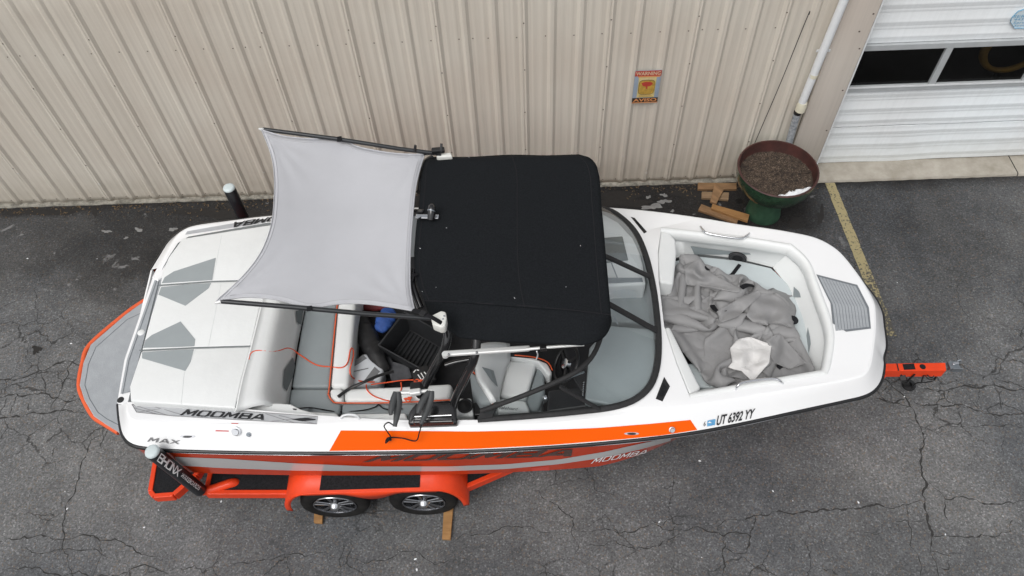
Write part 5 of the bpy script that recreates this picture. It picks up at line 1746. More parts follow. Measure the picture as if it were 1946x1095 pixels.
# ---- bimini canopy
bi = thing('bimini', P(970, 450, 2.5), None, None)
bi.parent = boat; bi.location = ORG[bi.name] - ORG[boat.name]
Lc = [(822, 299), (808, 303), (802, 318), (799, 360), (795, 400), (790, 440), (787, 480), (788, 515), (795, 545), (806, 570)]
Rc = [(1100, 294), (1122, 300), (1134, 314), (1140, 340), (1143, 390), (1147, 430), (1151, 480), (1155, 525), (1158, 560), (1161, 597)]
nv, nu = 36, 40
L_ = resample([Vector((x, y, 0)) for x, y in Lc], nv)
R_ = resample([Vector((x, y, 0)) for x, y in Rc], nv)
rows = []
rnd = random.Random(2)
for j in range(nv):
    t = j / (nv - 1)
    row = []
    for i in range(nu):
        u = i / (nu - 1)
        p = L_[j].lerp(R_[j], u)
        if j == 0:
            p.y += 2.0 * math.sin(u * 9) * math.sin(math.pi * u) * .8
        if j == nv - 1:
            p.y += 0
        z = ZA + 0.028 * math.sin(math.pi * min(1, u * 1.0)) + 0.03 * math.sin(math.pi * t) + 0.006 * math.sin(7 * u + 5 * t) * math.sin(9 * t) + 0.004 * math.sin(31 * u + 6 * t + 2 * math.sin(9 * t)) * (abs(t - .5) * 1.6) ** 2 + 0.004 * math.sin(27 * t + 4 * u) * (abs(u - .5) * 1.8) ** 3
        if t < 0.05:
            z -= 0.05 * (1 - t / 0.05)
        row.append(P(p.x, p.y, z))
    rows.append(row)
cv = ob('canopy', *grid(rows), M['canvas'], bi, smooth=70, solid=0.006)
for uu in (0.04, 0.56, 0.965):
    i_ = int(uu * (nu - 1))
    ob('canopy_seam', *tube([rows[j_][i_] + Vector((0, 0, .004)) for j_ in range(nv)], 0.004, 5, flat=.5), M['web'], cv, smooth=50)
# near skirt hanging from the ridge seam
Tp = resample([Vector((x, y, 0)) for x, y in ((806, 571), (900, 575), (1000, 581), (1080, 588), (1161, 598))], nu)
Lo = resample([Vector((x, y, 0)) for x, y in ((812, 590), (822, 606), (840, 618), (856, 630), (872, 642), (930, 649), (1000, 652), (1060, 655), (1105, 657), (1130, 652), (1148, 642), (1159, 625), (1162, 610))], nu)
rows = []
for j in range(14):
    t = j / 13
    row = []
    for i in range(nu):
        u = i / (nu - 1)
        p = Tp[i].lerp(Lo[i], t)
        z = ZA + 0.028 * math.sin(math.pi * u) - 0.004 - (0.20 * t ** 1.15) * (1 - 0.35 * u) + 0.012 * math.sin(14 * u + 3 * t) * t + 0.02 * math.exp(-((u - .75 - .2 * t) / .06) ** 2) * t
        row.append(P(p.x, p.y, z))
    rows.append(row)
ob('canopy_skirt', *grid(rows), M['canvas'], cv, smooth=70, solid=0.006)
ob('canopy_seam', *tube([P(p.x, p.y + .4, ZA + 0.028 * math.sin(math.pi * k / (nu - 1)) + .004) for k, p in enumerate(Tp)], 0.005, 5, flat=.5), M['web'], cv, smooth=50)
# far skirt, mirrored
rows = []
for j in range(5):
    t = j / 4
    rows.append([P(L_[0].lerp(R_[0], i / (nu - 1)).x, L_[0].lerp(R_[0], i / (nu - 1)).y + 2, ZA - 0.05) + Vector((0, 0.10 * t, -0.17 * t - .01)) for i in range(nu)])
ob('canopy_skirt', *grid(rows), M['canvas'], cv, smooth=70, solid=0.006)
# silver folding arms
def arm(px, w, h):
    a, b = P(*px[0]), P(*px[1])
    return ob('bimini_arm', *bar(a, b, w, h), M['alum'], bi, smooth=0, bevel=0.01)
M['alum'] = mat('brushed_aluminium', (0.70, 0.71, 0.70), 0.38, metal=0.25)
ar = arm([(842, 673, 2.30), (1007, 662, 2.33)], 0.045, 0.03)
ob('arm_end', *lathe([(0, .004), (.026, .004), (.026, -.026), (0, -.026)], P(846, 673, 2.312), 'Z', 16), M['alum'], ar, smooth=40)
for x, y in ((853, 674), (906, 670.5), (1004, 664)):
    ob('arm_bolt', *lathe([(0, .010), (.008, .008), (.010, 0)], P(x, y, 2.330), 'Z', 10), M['chrome'], ar, smooth=40)
ob('bimini_arm', *tube(PP([(1000, 664, 2.34), (1040, 660, 2.36), (1110, 655, 2.41)]), 0.012, 10), M['alum'], bi, smooth=60)
ob('arm_clamp', *bar(P(1026, 662, 2.35), P(1039, 661, 2.355), 0.04, 0.04), M['black'], bi, smooth=0, bevel=0.006)
far = [Vector((p.x, 2 * YB + .03 - p.y, p.z)) for p in PP([(842, 673, 2.30), (1007, 662, 2.33)])]
ob('bimini_arm', *bar(far[0], far[1], 0.045, 0.03), M['alum'], bi, smooth=0)
ob('sun_strap', *tube(smoothline(PP([(1020, 668, 2.33), (1022, 675, 2.2), (1019, 683, 2.1)]), 4), 0.006, 6), M['pvc'], bi, smooth=50)

# ---- masthead light on the canopy's aft edge
ml = thing('mast_light', P(815, 415, ZA), None, None)
ml.parent = boat; ml.location = ORG[ml.name] - ORG[boat.name]
c = P(820, 418, ZA + 0.05)
ob('light_base', *bar(P(790, 412, ZA + .065), P(834, 413, ZA + .065), 0.045, 0.02), M['chrome'], ml, smooth=0, bevel=0.006)
ob('light_body', *tube([P(819, 417, ZA + .07), P(820, 408, ZA + .10), P(820.5, 398, ZA + .13), P(820.5, 392, ZA + .14), P(820.5, 390.5, ZA + .14)], [.030, .033, .032, .028, .02], 20), M['towerblk'], ml, smooth=50)
ob('light_lens', *tube([P(819.5, 402, ZA + .122), P(820, 400, ZA + .126)], .0335, 20), M['steel'], ml, smooth=50)
ob('light_knob', *lathe([(0, .016), (.018, .014), (.022, 0)], P(796, 413, ZA + .075), 'Z', 16), M['chrome'], ml, smooth=40)
ob('light_bracket', *bar(P(778, 404, ZA - .02), P(806, 404, ZA + .03), 0.04, 0.05), M['towerblk'], ml, smooth=0, bevel=0.008)

# ---- wakeboard rack on the near leg, with its bungee
rk = thing('board_rack', P(800, 748, 1.75), None, None)
rk.parent = boat; rk.location = ORG[rk.name] - ORG[boat.name]
ob('rack_clamp', *bar(P(782, 738, 1.86), P(802, 736, 1.88), 0.07, 0.08), M['black'], rk, smooth=0, bevel=0.01)
ob('rack_axle', *tube(PP([(752, 747, 1.90), (780, 746, 1.90), (822, 742, 1.90)]), 0.016, 10), M['alum'], rk, smooth=60)
ob('axle_knuckle', *bar(P(778, 747, 1.92), P(800, 744, 1.92), 0.05, 0.045), M['alum'], rk, smooth=0, bevel=0.012)
def fork(px, w=0.036):
    pts = smoothline(PP(px), 5)
    return ob('rack_fork', *tube(pts, [w * (.62 + .5 * math.sin(math.pi * min(1, k / (len(pts) - 1) * 1.0 + .12))) * .9 for k in range(len(pts))], 8, flat=.7), M['rackgrey'], rk, smooth=50)
fork([(752, 745, 1.92), (747, 762, 1.90), (743, 780, 1.88), (743, 789, 1.87)], .027)
fork([(756, 745, 1.92), (757, 765, 1.87), (754, 790, 1.80), (750, 811, 1.76)], .031)
fork([(815, 744, 1.92), (803, 762, 1.90), (796, 778, 1.88), (794, 786, 1.87)], .027)
fork([(820, 743, 1.92), (817, 762, 1.87), (808, 788, 1.80), (800, 806, 1.76)], .031)
bc = smoothline(PP([(747, 808, 1.76), (738, 803, 1.72), (730, 810, 1.66), (737, 822, 1.58), (742, 830, 1.545), (738, 838, 1.50), (733, 842, 1.47), (738, 832, 1.53), (765, 833, 1.51), (790, 838, 1.50), (797, 822, 1.60), (801, 808, 1.74)]), 6)
ob('bungee_cord', *tube(bc, 0.0055, 6), M['web'], rk, smooth=50)
for (a_, b_) in (((734, 836, 1.49), (744, 836, 1.49)), ((734, 838.5, 1.49), (743, 832, 1.50)), ((799, 812, 1.72), (803, 804, 1.76))):
    ob('cord_toggle', *tube(PP([a_, b_]), 0.010, 6), M['black'], rk, smooth=40)

# ---- grey shade sail on two poles
sh = thing('shade_sail', P(640, 420, 2.6), 'pale grey fabric shade sail stretched over the stern on two poles', 'shade')
M['sail'] = mat('grey_shade_fabric', (0.50, 0.505, 0.53), 0.75, var=0.035, vscale=2.2, bump=0.15, bscale=420)
ZR, ZFr = 2.92, 2.66
c00, c01 = Vector((497, 247, 0)), Vector((412, 572, 0))       # aft corners, far / near
c10, c11 = Vector((805, 293, 0)), Vector((786, 589, 0))       # forward corners
aft = smoothline([Vector((497, 247, 0)), Vector((514, 290, 0)), Vector((521, 330, 0)), Vector((521, 380, 0)), Vector((515, 430, 0)), Vector((496, 480, 0)), Vector((462, 525, 0)), Vector((412, 572, 0))], 8)
fwd = smoothline([Vector((806, 293, 0)), Vector((797, 320, 0)), Vector((789, 355, 0)), Vector((784, 400, 0)), Vector((780, 450, 0)), Vector((778, 500, 0)), Vector((779, 550, 0)), Vector((787, 590, 0))], 8)
fare = smoothline([Vector((497, 247, 0)), Vector((540, 259, 0)), Vector((590, 264, 0)), Vector((645, 264, 0)), Vector((680, 279, 0)), Vector((730, 289, 0)), Vector((770, 293, 0)), Vector((806, 293, 0))], 8)
neae = smoothline([Vector((412, 572, 0)), Vector((470, 564, 0)), Vector((530, 570, 0)), Vector((588, 585, 0)), Vector((640, 577, 0)), Vector((690, 576, 0)), Vector((740, 582, 0)), Vector((787, 590, 0))], 8)
n = 40
A_, F_, U_, D_ = resample(aft, n), resample(fwd, n), resample(fare, n), resample(neae, n)
rows = []
for j in range(n):
    v = j / (n - 1)
    row = []
    for i in range(n):
        u = i / (n - 1)
        p = A_[j].lerp(F_[j], u) + U_[i].lerp(D_[i], v) - (c00.lerp(c10, u)).lerp(c01.lerp(c11, u), v)
        z = ZR + (ZFr - ZR) * u - 0.05 * math.sin(math.pi * u) * math.sin(math.pi * v)
        d = min((u * u + v * v) ** .5, ((1 - u) ** 2 + v * v) ** .5, (u * u + (1 - v) ** 2) ** .5, ((1 - u) ** 2 + (1 - v) ** 2) ** .5)
        ang = math.atan2(min(v, 1 - v), min(u, 1 - u) + 1e-6)
        z += 0.016 * math.exp(-d / 0.13) * math.sin(ang * 15) * min(1, d / .05) + 0.004 * math.sin(9 * u + 5 * v) * math.sin(6 * v + 1)
        row.append(P(p.x, p.y, z))
    rows.append(row)
so = ob('sail_cloth', *grid(rows), M['sail'], sh, smooth=70, solid=0.003)
hem = [rows[0][i] for i in range(n)] + [rows[j][n - 1] for j in range(1, n)] + [rows[n - 1][i] for i in range(n - 2, -1, -1)] + [rows[j][0] for j in range(n - 2, -1, -1)]
ins = [rows[1][i] for i in range(1, n - 1)] + [rows[j][n - 2] for j in range(2, n - 1)] + [rows[n - 2][i] for i in range(n - 3, 0, -1)] + [rows[j][1] for j in range(n - 3, 0, -1)]
M['stitch'] = mat('hem_stitch', (0.42, 0.42, 0.44), 0.8)
ob('hem_stitch', *tube([p + Vector((0, 0, .002)) for p in ins], 0.0028, 4, flat=.5), M['stitch'], so, smooth=50)
ob('sail_hem', *tube(hem, 0.0075, 6, flat=.6), M['sail'], so, smooth=60)
def pole(px, r=0.018):
    pts = PP(px)
    return ob('pole', *tube(pts, r, 10), M['polegrey'], sh, smooth=60)
M['polegrey'] = mat('dark_anodised_pole', (0.028, 0.030, 0.033), 0.35, metal=0.3)
pole([(418, 572.5, ZR - .02), (560, 584, 2.83), (700, 597, 2.73), (832, 606, 2.65)])
pole([(500, 246, ZR - .02), (640, 264, 2.83), (760, 283, 2.72), (838, 293, 2.66)])
for c_, d_ in (((408, 576, ZR - .02), (420, 573, ZR - .02)), ((492, 245, ZR - .02), (502, 247, ZR - .02))):
    ob('pole_tip', *tube(PP([c_, d_]), [.008, .019], 10), M['alum'], sh, smooth=50)
for x, y, z in ((588, 587, 2.805), (645, 265, 2.815)):
    ob('velcro_tab', *bar(P(x, y - 5, z + .028), P(x, y + 4, z + .028), 0.036, 0.008, (0, 0, 1)), M['web'], sh, smooth=0)
for x, y, x2, y2 in ((788, 283, 789.5, 276), (838, 283, 839, 273)):
    ob('pole_clip', *bar(P(x, y + 6, 2.70), P(x2, y2, 2.76), 0.02, 0.012), M['black'], sh, smooth=0)
# ratchet brackets where the poles meet the tower
def bracket(px, z, th=0.05):
    return ob('pole_bracket', *prism(PP(px, z), th), M['cream'], sh, smooth=50, bevel=0.012)
M['cream'] = mat('cream_casting', (0.70, 0.70, 0.66), 0.4, var=0.05)
b1 = bracket([(818, 600), (838, 590), (847, 592), (849, 604), (846, 620), (838, 622), (822, 616)], 2.70, 0.09)
for x, y in ((842, 607), (844, 601)):
    ob('bracket_bolt', *lathe([(0, .008), (.007, .006), (.009, 0)], P(x, y, 2.70), 'Z', 8), M['chrome'], b1, smooth=40)
bracket([(828, 296), (835, 291), (856, 289), (860, 297), (832, 298)], 2.66, 0.06)
ob('clamp', *bar(P(820, 287, 2.70), P(845, 285, 2.70), 0.05, 0.04), M['black'], sh, smooth=0, bevel=0.01)
# straps from sail corners to the tower
def strap(px, w=0.034, name='strap'):
    pts = smoothline(PP(px), 5)
    return ob(name, *tube(pts, w / 2, 6, flat=.3), M['web'], sh, smooth=40)
strap([(785, 589, 2.68), (800, 594, 2.73), (822, 604, 2.74), (845, 620, 2.66), (850, 640, 2.45)])
ob('buckle', *bar(P(799, 593, 2.745), P(808, 598, 2.75), 0.045, 0.012), M['black'], sh, smooth=0, bevel=0.004)
strap([(806, 293, 2.67), (820, 292, 2.68), (838, 294, 2.66)])
strap([(784, 524, 2.66), (793, 521, 2.63)], .03)
strap([(792, 322, 2.66), (802, 319, 2.63)], .03)
# ================================================================== LOOSE THINGS IN THE BOAT
bpy.context.view_layer.update()
SKIP = {'windshield', 'tower', 'bimini', 'mast_light', 'board_rack'}
def collect(o, out):
    for ch in o.children:
        if ch.name.split('.')[0] in SKIP:
            continue
        if ch.type == 'MESH':
            og = ORG[ch.name]
            out.append(([v.co + og for v in ch.data.vertices], [list(p.vertices) for p in ch.data.polygons]))
        collect(ch, out)
    return out
IN = bvh_of(*collect(boat, []))
def rest(px, off):
    return [p for p in (hit(IN, x, y, off) for x, y in px) if p is not None]

# ---- crumpled boat cover: a big sheet squeezed into the bow well and relaxed
def crumple(poly, nx, ny, s, floor, seed, steps=130, its=10, zc=1.62):
    rg = np.random.default_rng(seed)
    pol = np.array([(p.x, p.y) for p in poly])
    cx, cy = pol.mean(0)
    ext = np.ptp(pol, axis=0)
    gx, gy = np.meshgrid(np.linspace(-1, 1, nx), np.linspace(-1, 1, ny), indexing='ij')
    X = np.zeros((nx, ny, 3))
    X[..., 0] = cx + gx * ext[0] * 0.47
    X[..., 1] = cy + gy * ext[1] * 0.47
    z = np.zeros((nx, ny))
    for f, a in ((2, .14), (4, .09), (7, .04), (13, .01)):
        for k in range(3):
            th = rg.uniform(0, 6.28); ph = rg.uniform(0, 6.28)
            z += a / 1.7 * np.sin(f * (gx * np.cos(th) + gy * np.sin(th)) * 1.6 + ph)
            X[..., 0] += a * .35 * np.sin(f * (gx * np.cos(th + 1) + gy * np.sin(th + 1)) * 1.3 + ph)
            X[..., 1] += a * .35 * np.sin(f * (gx * np.cos(th + 2) + gy * np.sin(th + 2)) * 1.3 + ph)
    X[..., 2] = floor + 0.16 + z * .8
    X += rg.normal(0, .004, X.shape)
    fl_ = floor + rg.uniform(0, 0.030, nx * ny)
    prev = X.copy()
    A = pol; B = np.roll(pol, -1, 0)
    def solve(sa, sb, L, w):
        a = X[sa]; b = X[sb]
        d = b - a
        l = np.sqrt((d ** 2).sum(-1, keepdims=True)) + 1e-9
        c = d * (0.5 * w * (l - L) / l)
        X[sa] += c
        X[sb] -= c
    sl_ = slice
    groups = []
    for st in (0, 1):
        groups.append((np.s_[st:nx - 1:2, :], np.s_[st + 1:nx:2, :], s, 0.9))
        groups.append((np.s_[:, st:ny - 1:2], np.s_[:, st + 1:ny:2], s, 0.9))
    for st in (0, 1):
        groups.append((np.s_[st:nx - 1:2, :-1], np.s_[st + 1:nx:2, 1:], s * 1.414, 0.4))
        groups.append((np.s_[st:nx - 1:2, 1:], np.s_[st + 1:nx:2, :-1], s * 1.414, 0.4))
    for st in range(4):
        groups.append((np.s_[st:nx - 2:4, :], np.s_[st + 2:nx:4, :], s * 2, 0.16))
        groups.append((np.s_[:, st:ny - 2:4], np.s_[:, st + 2:ny:4], s * 2, 0.16))
    for st in range(8):                         # longer struts make broad panels that break in sharp folds
        groups.append((np.s_[st:nx - 4:8, :], np.s_[st + 4:nx:8, :], s * 4, 0.045))
        groups.append((np.s_[:, st:ny - 4:8], np.s_[:, st + 4:ny:8], s * 4, 0.045))
    def trim(ga, gb):
        a = X[ga]; b = X[gb]
        return a.shape == b.shape
    gs = []
    for ga, gb, L, w in groups:
        # equalise lengths of the strided slices
        ia = np.arange(nx * ny).reshape(nx, ny)[ga]; ib = np.arange(nx * ny).reshape(nx, ny)[gb]
        m0 = min(ia.shape[0], ib.shape[0]); m1 = min(ia.shape[1], ib.shape[1])
        gs.append((ia[:m0, :m1].ravel(), ib[:m0, :m1].ravel(), L, w))
    X = X.reshape(-1, 3); prev = prev.reshape(-1, 3)
    for step in range(steps):
        vel = (X - prev) * 0.90
        prev = X.copy()
        X = X + vel
        X[:, 2] -= 0.0016
        for it in range(its):
            for ia, ib, L, w in gs:
                d = X[ib] - X[ia]
                l = np.sqrt((d ** 2).sum(1, keepdims=True)) + 1e-9
                c = d * (0.5 * w * (l - L) / l)
                X[ia] += c
                X[ib] -= c
            X[:, 2] = np.maximum(X[:, 2], fl_)
            X[:, 2] = np.where(X[:, 2] > zc, X[:, 2] - (X[:, 2] - zc) * .3, X[:, 2])
        # keep the sheet inside the outline
        px, py = X[:, 0], X[:, 1]
        inside = np.zeros(len(X), bool)
        best = np.full(len(X), 1e9); bx = px.copy(); by = py.copy()
        for (ax_, ay_), (bx_, by_) in zip(A, B):
            cond = ((ay_ > py) != (by_ > py)) & (px < (bx_ - ax_) * (py - ay_) / (by_ - ay_ + 1e-12) + ax_)
            inside ^= cond
            ex, ey = bx_ - ax_, by_ - ay_
            t = np.clip(((px - ax_) * ex + (py - ay_) * ey) / (ex * ex + ey * ey), 0, 1)
            qx, qy = ax_ + t * ex, ay_ + t * ey
            dd = (px - qx) ** 2 + (py - qy) ** 2
            m = dd < best
            best = np.where(m, dd, best); bx = np.where(m, qx, bx); by = np.where(m, qy, by)
        o = ~inside
        X[o, 0] += (bx[o] - px[o]) * .6
        X[o, 1] += (by[o] - py[o]) * .6
    V = [Vector(p) for p in X]
    F = [(i * ny + k, i * ny + k + 1, (i + 1) * ny + k + 1, (i + 1) * ny + k) for i in range(nx - 1) for k in range(ny - 1)]
    return V, F
M['cover'] = mat('grey_cover_cloth', (0.252, 0.250, 0.251), 0.6, var=0.06, vscale=3)
def crease(m, scale=4.5, strength=0.16):
    t = m.node_tree
    N, L = t.nodes, t.links
    geo = N.new('ShaderNodeNewGeometry')
    n = N.new('ShaderNodeTexNoise'); n.inputs['Scale'].default_value = 5; n.inputs['Detail'].default_value = 3
    L.new(geo.outputs['Position'], n.inputs['Vector'])
    w = N.new('ShaderNodeVectorMath'); w.operation = 'MULTIPLY_ADD'; w.inputs[1].default_value = (.35, .35, .35)
    L.new(n.outputs['Color'], w.inputs[0]); L.new(geo.outputs['Position'], w.inputs[2])
    v = N.new('ShaderNodeTexVoronoi'); v.feature = 'DISTANCE_TO_EDGE'; v.inputs['Scale'].default_value = scale
    L.new(w.outputs[0], v.inputs['Vector'])
    b_ = N.new('ShaderNodeBump'); b_.inputs['Strength'].default_value = strength; b_.inputs['Distance'].default_value = 0.05
    L.new(v.outputs['Distance'], b_.inputs['Height'])
    L.new(b_.outputs[0], N['Principled BSDF'].inputs['Normal'])
crease(M['cover'])
outline = [(1284, 487), (1318, 482), (1350, 500), (1395, 522), (1425, 520), (1446, 514), (1466, 520), (1488, 546), (1508, 556), (1516, 600), (1524, 640), (1544, 688), (1542, 714), (1470, 734), (1400, 746), (1334, 742),
           (1312, 690), (1284, 640), (1248, 612), (1250, 572), (1270, 536), (1284, 528)]
cover_mesh = crumple(PP(outline, 1.42), 104, 96, 0.0312, 1.335, 4, zc=1.66)
cover = ob('boat_cover', *cover_mesh, M['cover'], None, smooth=80, solid=0.004)
ss = cover.modifiers.new('smooth', 'SUBSURF'); ss.levels = 1; ss.render_levels = 1
tag(cover, 'crumpled grey canvas boat cover heaped in the open bow', 'boat cover')
CV = bvh_of(cover_mesh)
def drape(bvh, px, mt, name, n=26, off=0.045, parent=None, smooth=10):
    x0 = min(p[0] for p in px); x1 = max(p[0] for p in px); y0 = min(p[1] for p in px); y1 = max(p[1] for p in px)
    def inside(x, y):
        c = False
        for (ax_, ay_), (bx_, by_) in zip(px, px[1:] + px[:1]):
            if (ay_ > y) != (by_ > y) and x < (bx_ - ax_) * (y - ay_) / (by_ - ay_) + ax_:
                c = not c
        return c
    # grid by scan: rows between left and right crossings keep the outline clean
    rows = []
    for j in range(n):
        y = y0 + (y1 - y0) * (0.01 + 0.98 * j / (n - 1))
        xs = []
        for (ax_, ay_), (bx_, by_) in zip(px, px[1:] + px[:1]):
            if (ay_ > y) != (by_ > y):
                xs.append((bx_ - ax_) * (y - ay_) / (by_ - ay_) + ax_)
        if len(xs) < 2: continue
        rows.append([(min(xs) + (max(xs) - min(xs)) * i / (n - 1), y) for i in range(n)])
    Zs = [[(hit(bvh, x, y, off) or P(x, y, 1.3)) for x, y in r] for r in rows]
    # heights smoothed along the line of sight so the cloth bridges small hollows
    D = np.array([[(p - CAM).length for p in r] for r in Zs])
    for it in range(smooth):
        Dp = np.pad(D, 1, mode='edge')
        av = (Dp[:-2, 1:-1] + Dp[2:, 1:-1] + Dp[1:-1, :-2] + Dp[1:-1, 2:]) / 4
        D = np.minimum(D, av) * .6 + av * .4
    W = [[CAM + ray(*rows[j][i]).normalized() * float(D[j, i]) for i in range(n)] for j in range(len(rows))]
    return ob(name, *grid(W), mt, parent, smooth=70, solid=0.004)
M['lining'] = mat('white_lining', (0.64, 0.63, 0.62), 0.75, var=0.05, vscale=6)
crease(M['lining'], 5.0, 0.35)
wc = drape(CV, [(1387, 662), (1402, 645), (1424, 640), (1466, 655), (1462, 690), (1430, 726), (1408, 704), (1382, 700), (1392, 688)], M['lining'], 'white_cloth')
tag(wc, 'white cloth lying on the crumpled grey cover', 'cloth')
# broad flat folds of the sheet lying over the heap, with straight hemmed edges
for k_, px in enumerate(([(1418, 600), (1432, 560), (1470, 547), (1506, 557), (1513, 590), (1506, 624), (1470, 613), (1432, 614)],
           [(1300, 510), (1330, 491), (1352, 520), (1409, 549), (1402, 557), (1350, 547), (1304, 542)],
           [(1446, 648), (1482, 634), (1513, 668), (1532, 690), (1500, 702), (1472, 690)],
           [(1362, 592), (1400, 570), (1441, 551), (1446, 561), (1402, 602), (1370, 614)])):
    drape(CV, px, M['cover'], 'cover_fold', 24, 0.022 + .004 * k_, cover, smooth=5)
# black buckle straps showing on the cover and on the bow seat
M['strap'] = M['web']
st = thing('tie_strap', P(1395, 520, 1.2), 'black tie-down strap with hook lying on the pale bow seat', 'strap')
ob('webbing', *tube(smoothline(PP([(1406, 503, 1.326), (1399, 512, 1.326), (1391, 522, 1.326), (1382, 526, 1.326), (1373, 523, 1.326)]), 5), 0.018, 6, flat=.25), M['web'], st, smooth=40)
ob('hook', *tube(smoothline(PP([(1373, 523, 1.328), (1380, 528, 1.33), (1376, 534, 1.33), (1366, 533, 1.33), (1360, 528, 1.33)]), 5), 0.007, 6), M['black'], st, smooth=40)
ob('buckle', *bar(P(1369, 522, 1.333), P(1379, 525, 1.333), 0.03, 0.012), M['black'], st, smooth=0, bevel=0.003)
for px in ([(1408, 548), (1420, 544), (1433, 545)], [(1355, 582), (1364, 590), (1378, 588)], [(1478, 700), (1490, 692), (1502, 694)], [(1338, 509), (1345, 517)]):
    pts = [hit(CV, x, y, .012) for x, y in px]
    pts = [p for p in pts if p]
    if len(pts) > 1:
        ob('cover_strap', *tube(smoothline(pts, 4), 0.024, 6, flat=.25), M['web'], cover, smooth=40)
c = hit(CV, 1507, 610, .012)
if c: ob('cover_vent', *lathe([(0, .010), (.035, .006), (.05, 0)], c, 'Z', 18), M['carpet'], cover, smooth=40)

# ---- things on the cockpit floor
tub = thing('storage_tray', P(785, 655, ZF), 'large black plastic tray with ribbed floor standing in the cockpit', 'tray')
rim = PP([(717, 656), (768, 590), (856, 640), (818, 712)], 1.10)
flo = [Vector((p.x, p.y, 0)) for p in rim]
cc = sum(rim, Vector()) / 4
inn = [cc + (p - cc) * 0.93 for p in rim]
bot = [cc + (p - cc) * 0.80 + Vector((0, 0, -0.24)) for p in rim]
obt = [cc + (p - cc) * 0.86 + Vector((0, 0, -0.26)) for p in rim]
V = rim + inn + bot + obt
F = [(i, (i + 1) % 4, 4 + (i + 1) % 4, 4 + i) for i in range(4)] + [(4 + i, 4 + (i + 1) % 4, 8 + (i + 1) % 4, 8 + i) for i in range(4)] + [(8, 9, 10, 11)] + [(i, 12 + i, 12 + (i + 1) % 4, (i + 1) % 4) for i in range(4)] + [(15, 14, 13, 12)]
M['tub'] = mat('dark_tub_plastic', (0.020, 0.021, 0.023), 0.5, var=0.2, vscale=10)
ob('tray_shell', V, F, M['tub'], tub, smooth=30, bevel=0.008)
for k in range(11):
    t = (k + .5) / 11
    a = bot[0].lerp(bot[3], t).lerp(bot[1].lerp(bot[2], t), .05) + Vector((0, 0, .010))
    b_ = bot[0].lerp(bot[3], t).lerp(bot[1].lerp(bot[2], t), .95) + Vector((0, 0, .010))
    ob('floor_rib', *bar(a, b_, 0.020, 0.016), M['tub'], tub, smooth=0, bevel=0.004, seg=1)

def lump(pts, r, mt, name, label, cat, sides=14, amp=.25, seed=1, flat=.7):
    rnd = random.Random(seed)
    line = resample(smoothline(pts, 6), 22)
    n_ = len(line)
    rr_ = [r * (math.sin(math.pi * (k + .6) / (n_ + .2)) ** .45) * rnd.uniform(1 - amp * .4, 1 + amp * .4) for k in range(n_)]
    V, F = tube(line, rr_, sides, flat=flat)
    V = [v + Vector((rnd.uniform(-1, 1), rnd.uniform(-1, 1), rnd.uniform(-1, 1))) * r * amp * .4 for v in V]
    o = ob(name, V, F, mt, None, smooth=80)
    md = o.modifiers.new('smooth', 'SUBSURF'); md.levels = 1; md.render_levels = 1
    lowz = min((ORG[o.name] + v.co).z for v in o.data.vertices)
    return tag(o, label, cat)
M['bag'] = mat('black_bag_nylon', (0.011, 0.011, 0.012), 0.6, var=0.3, vscale=12, bump=0.4, bscale=40)
M['bluecl'] = mat('blue_cloth', (0.035, 0.10, 0.36), 0.7, var=0.3, vscale=10)
M['redcl'] = mat('dark_red_cloth', (0.13, 0.012, 0.014), 0.7, var=0.4, vscale=10)
M['greycl'] = mat('grey_jacket', (0.085, 0.087, 0.095), 0.8, var=0.2, vscale=14, bump=0.4, bscale=50)
M['bagwhite'] = mat('white_panel', (0.60, 0.63, 0.66), 0.55, var=0.05)
M['baggrey'] = mat('grey_panel', (0.16, 0.165, 0.17), 0.65, var=0.1)
lump(PP([(682, 588, .88), (690, 620, .92), (705, 655, .98), (722, 685, 1.0), (737, 706, .96)]), 0.105, M['bag'], 'black_bag', 'long soft black bag lying beside the rear bench', 'bag', seed=3)
lump(PP([(742, 588, .92), (732, 608, .95), (722, 632, .92)]), 0.10, M['bluecl'], 'blue_cloth', 'bundled blue cloth next to the black tray', 'cloth', seed=5)
lump(PP([(676, 578, .86), (700, 580, .88), (740, 582, .88)]), 0.07, M['redcl'], 'red_cloth', 'dark red cloth in the shade behind the rear bench', 'cloth', seed=6)
# white and grey duffel by the bench corner
duf = thing('duffel', P(690, 705, ZF), 'white and grey striped bag on the cockpit floor by the bench corner', 'bag')
q = [(662, 690), (694, 668), (730, 700), (722, 728), (668, 733)]
ob('bag_body', *prism(PP(q, 1.02), 0.20), M['bagwhite'], duf, smooth=60, bevel=0.04, seg=4)
inl = lambda px, mt: ob('bag_stripe', *prism(PP(px, 1.0235), 0.003), M[mt], duf, smooth=0)
inl([(668, 690), (690, 674), (697, 681), (674, 696)], 'baggrey')
inl([(690, 726), (712, 697), (722, 706), (706, 727)], 'baggrey')
ob('bag_strap', *tube(PP([(668, 707, 1.026), (700, 700, 1.026)]), .005, 5, flat=.4), M['baggrey'], duf, smooth=0)
# grey jacket with pale lining
jk = drape(IN, [(723, 670), (738, 672), (748, 690), (776, 694), (784, 720), (745, 727), (738, 704)], M['greycl'], 'grey_jacket', 14, 0.18)
tag(jk, 'grey jacket thrown over the bags beside the tray', 'jacket')
for px in ([(722, 668), (735, 671), (731, 679), (726, 676)], [(758, 697), (764, 692), (768, 695), (762, 700)]):
    jb = bvh_of(([v.co + ORG[jk.name] for v in jk.data.vertices], [list(p.vertices) for p in jk.data.polygons]))
    pts = [hit(jb, x, y, .006) for x, y in px]
    if all(pts): ob('jacket_lining', pts, [tuple(range(len(pts)))], M['bagwhite'], jk, smooth=0)
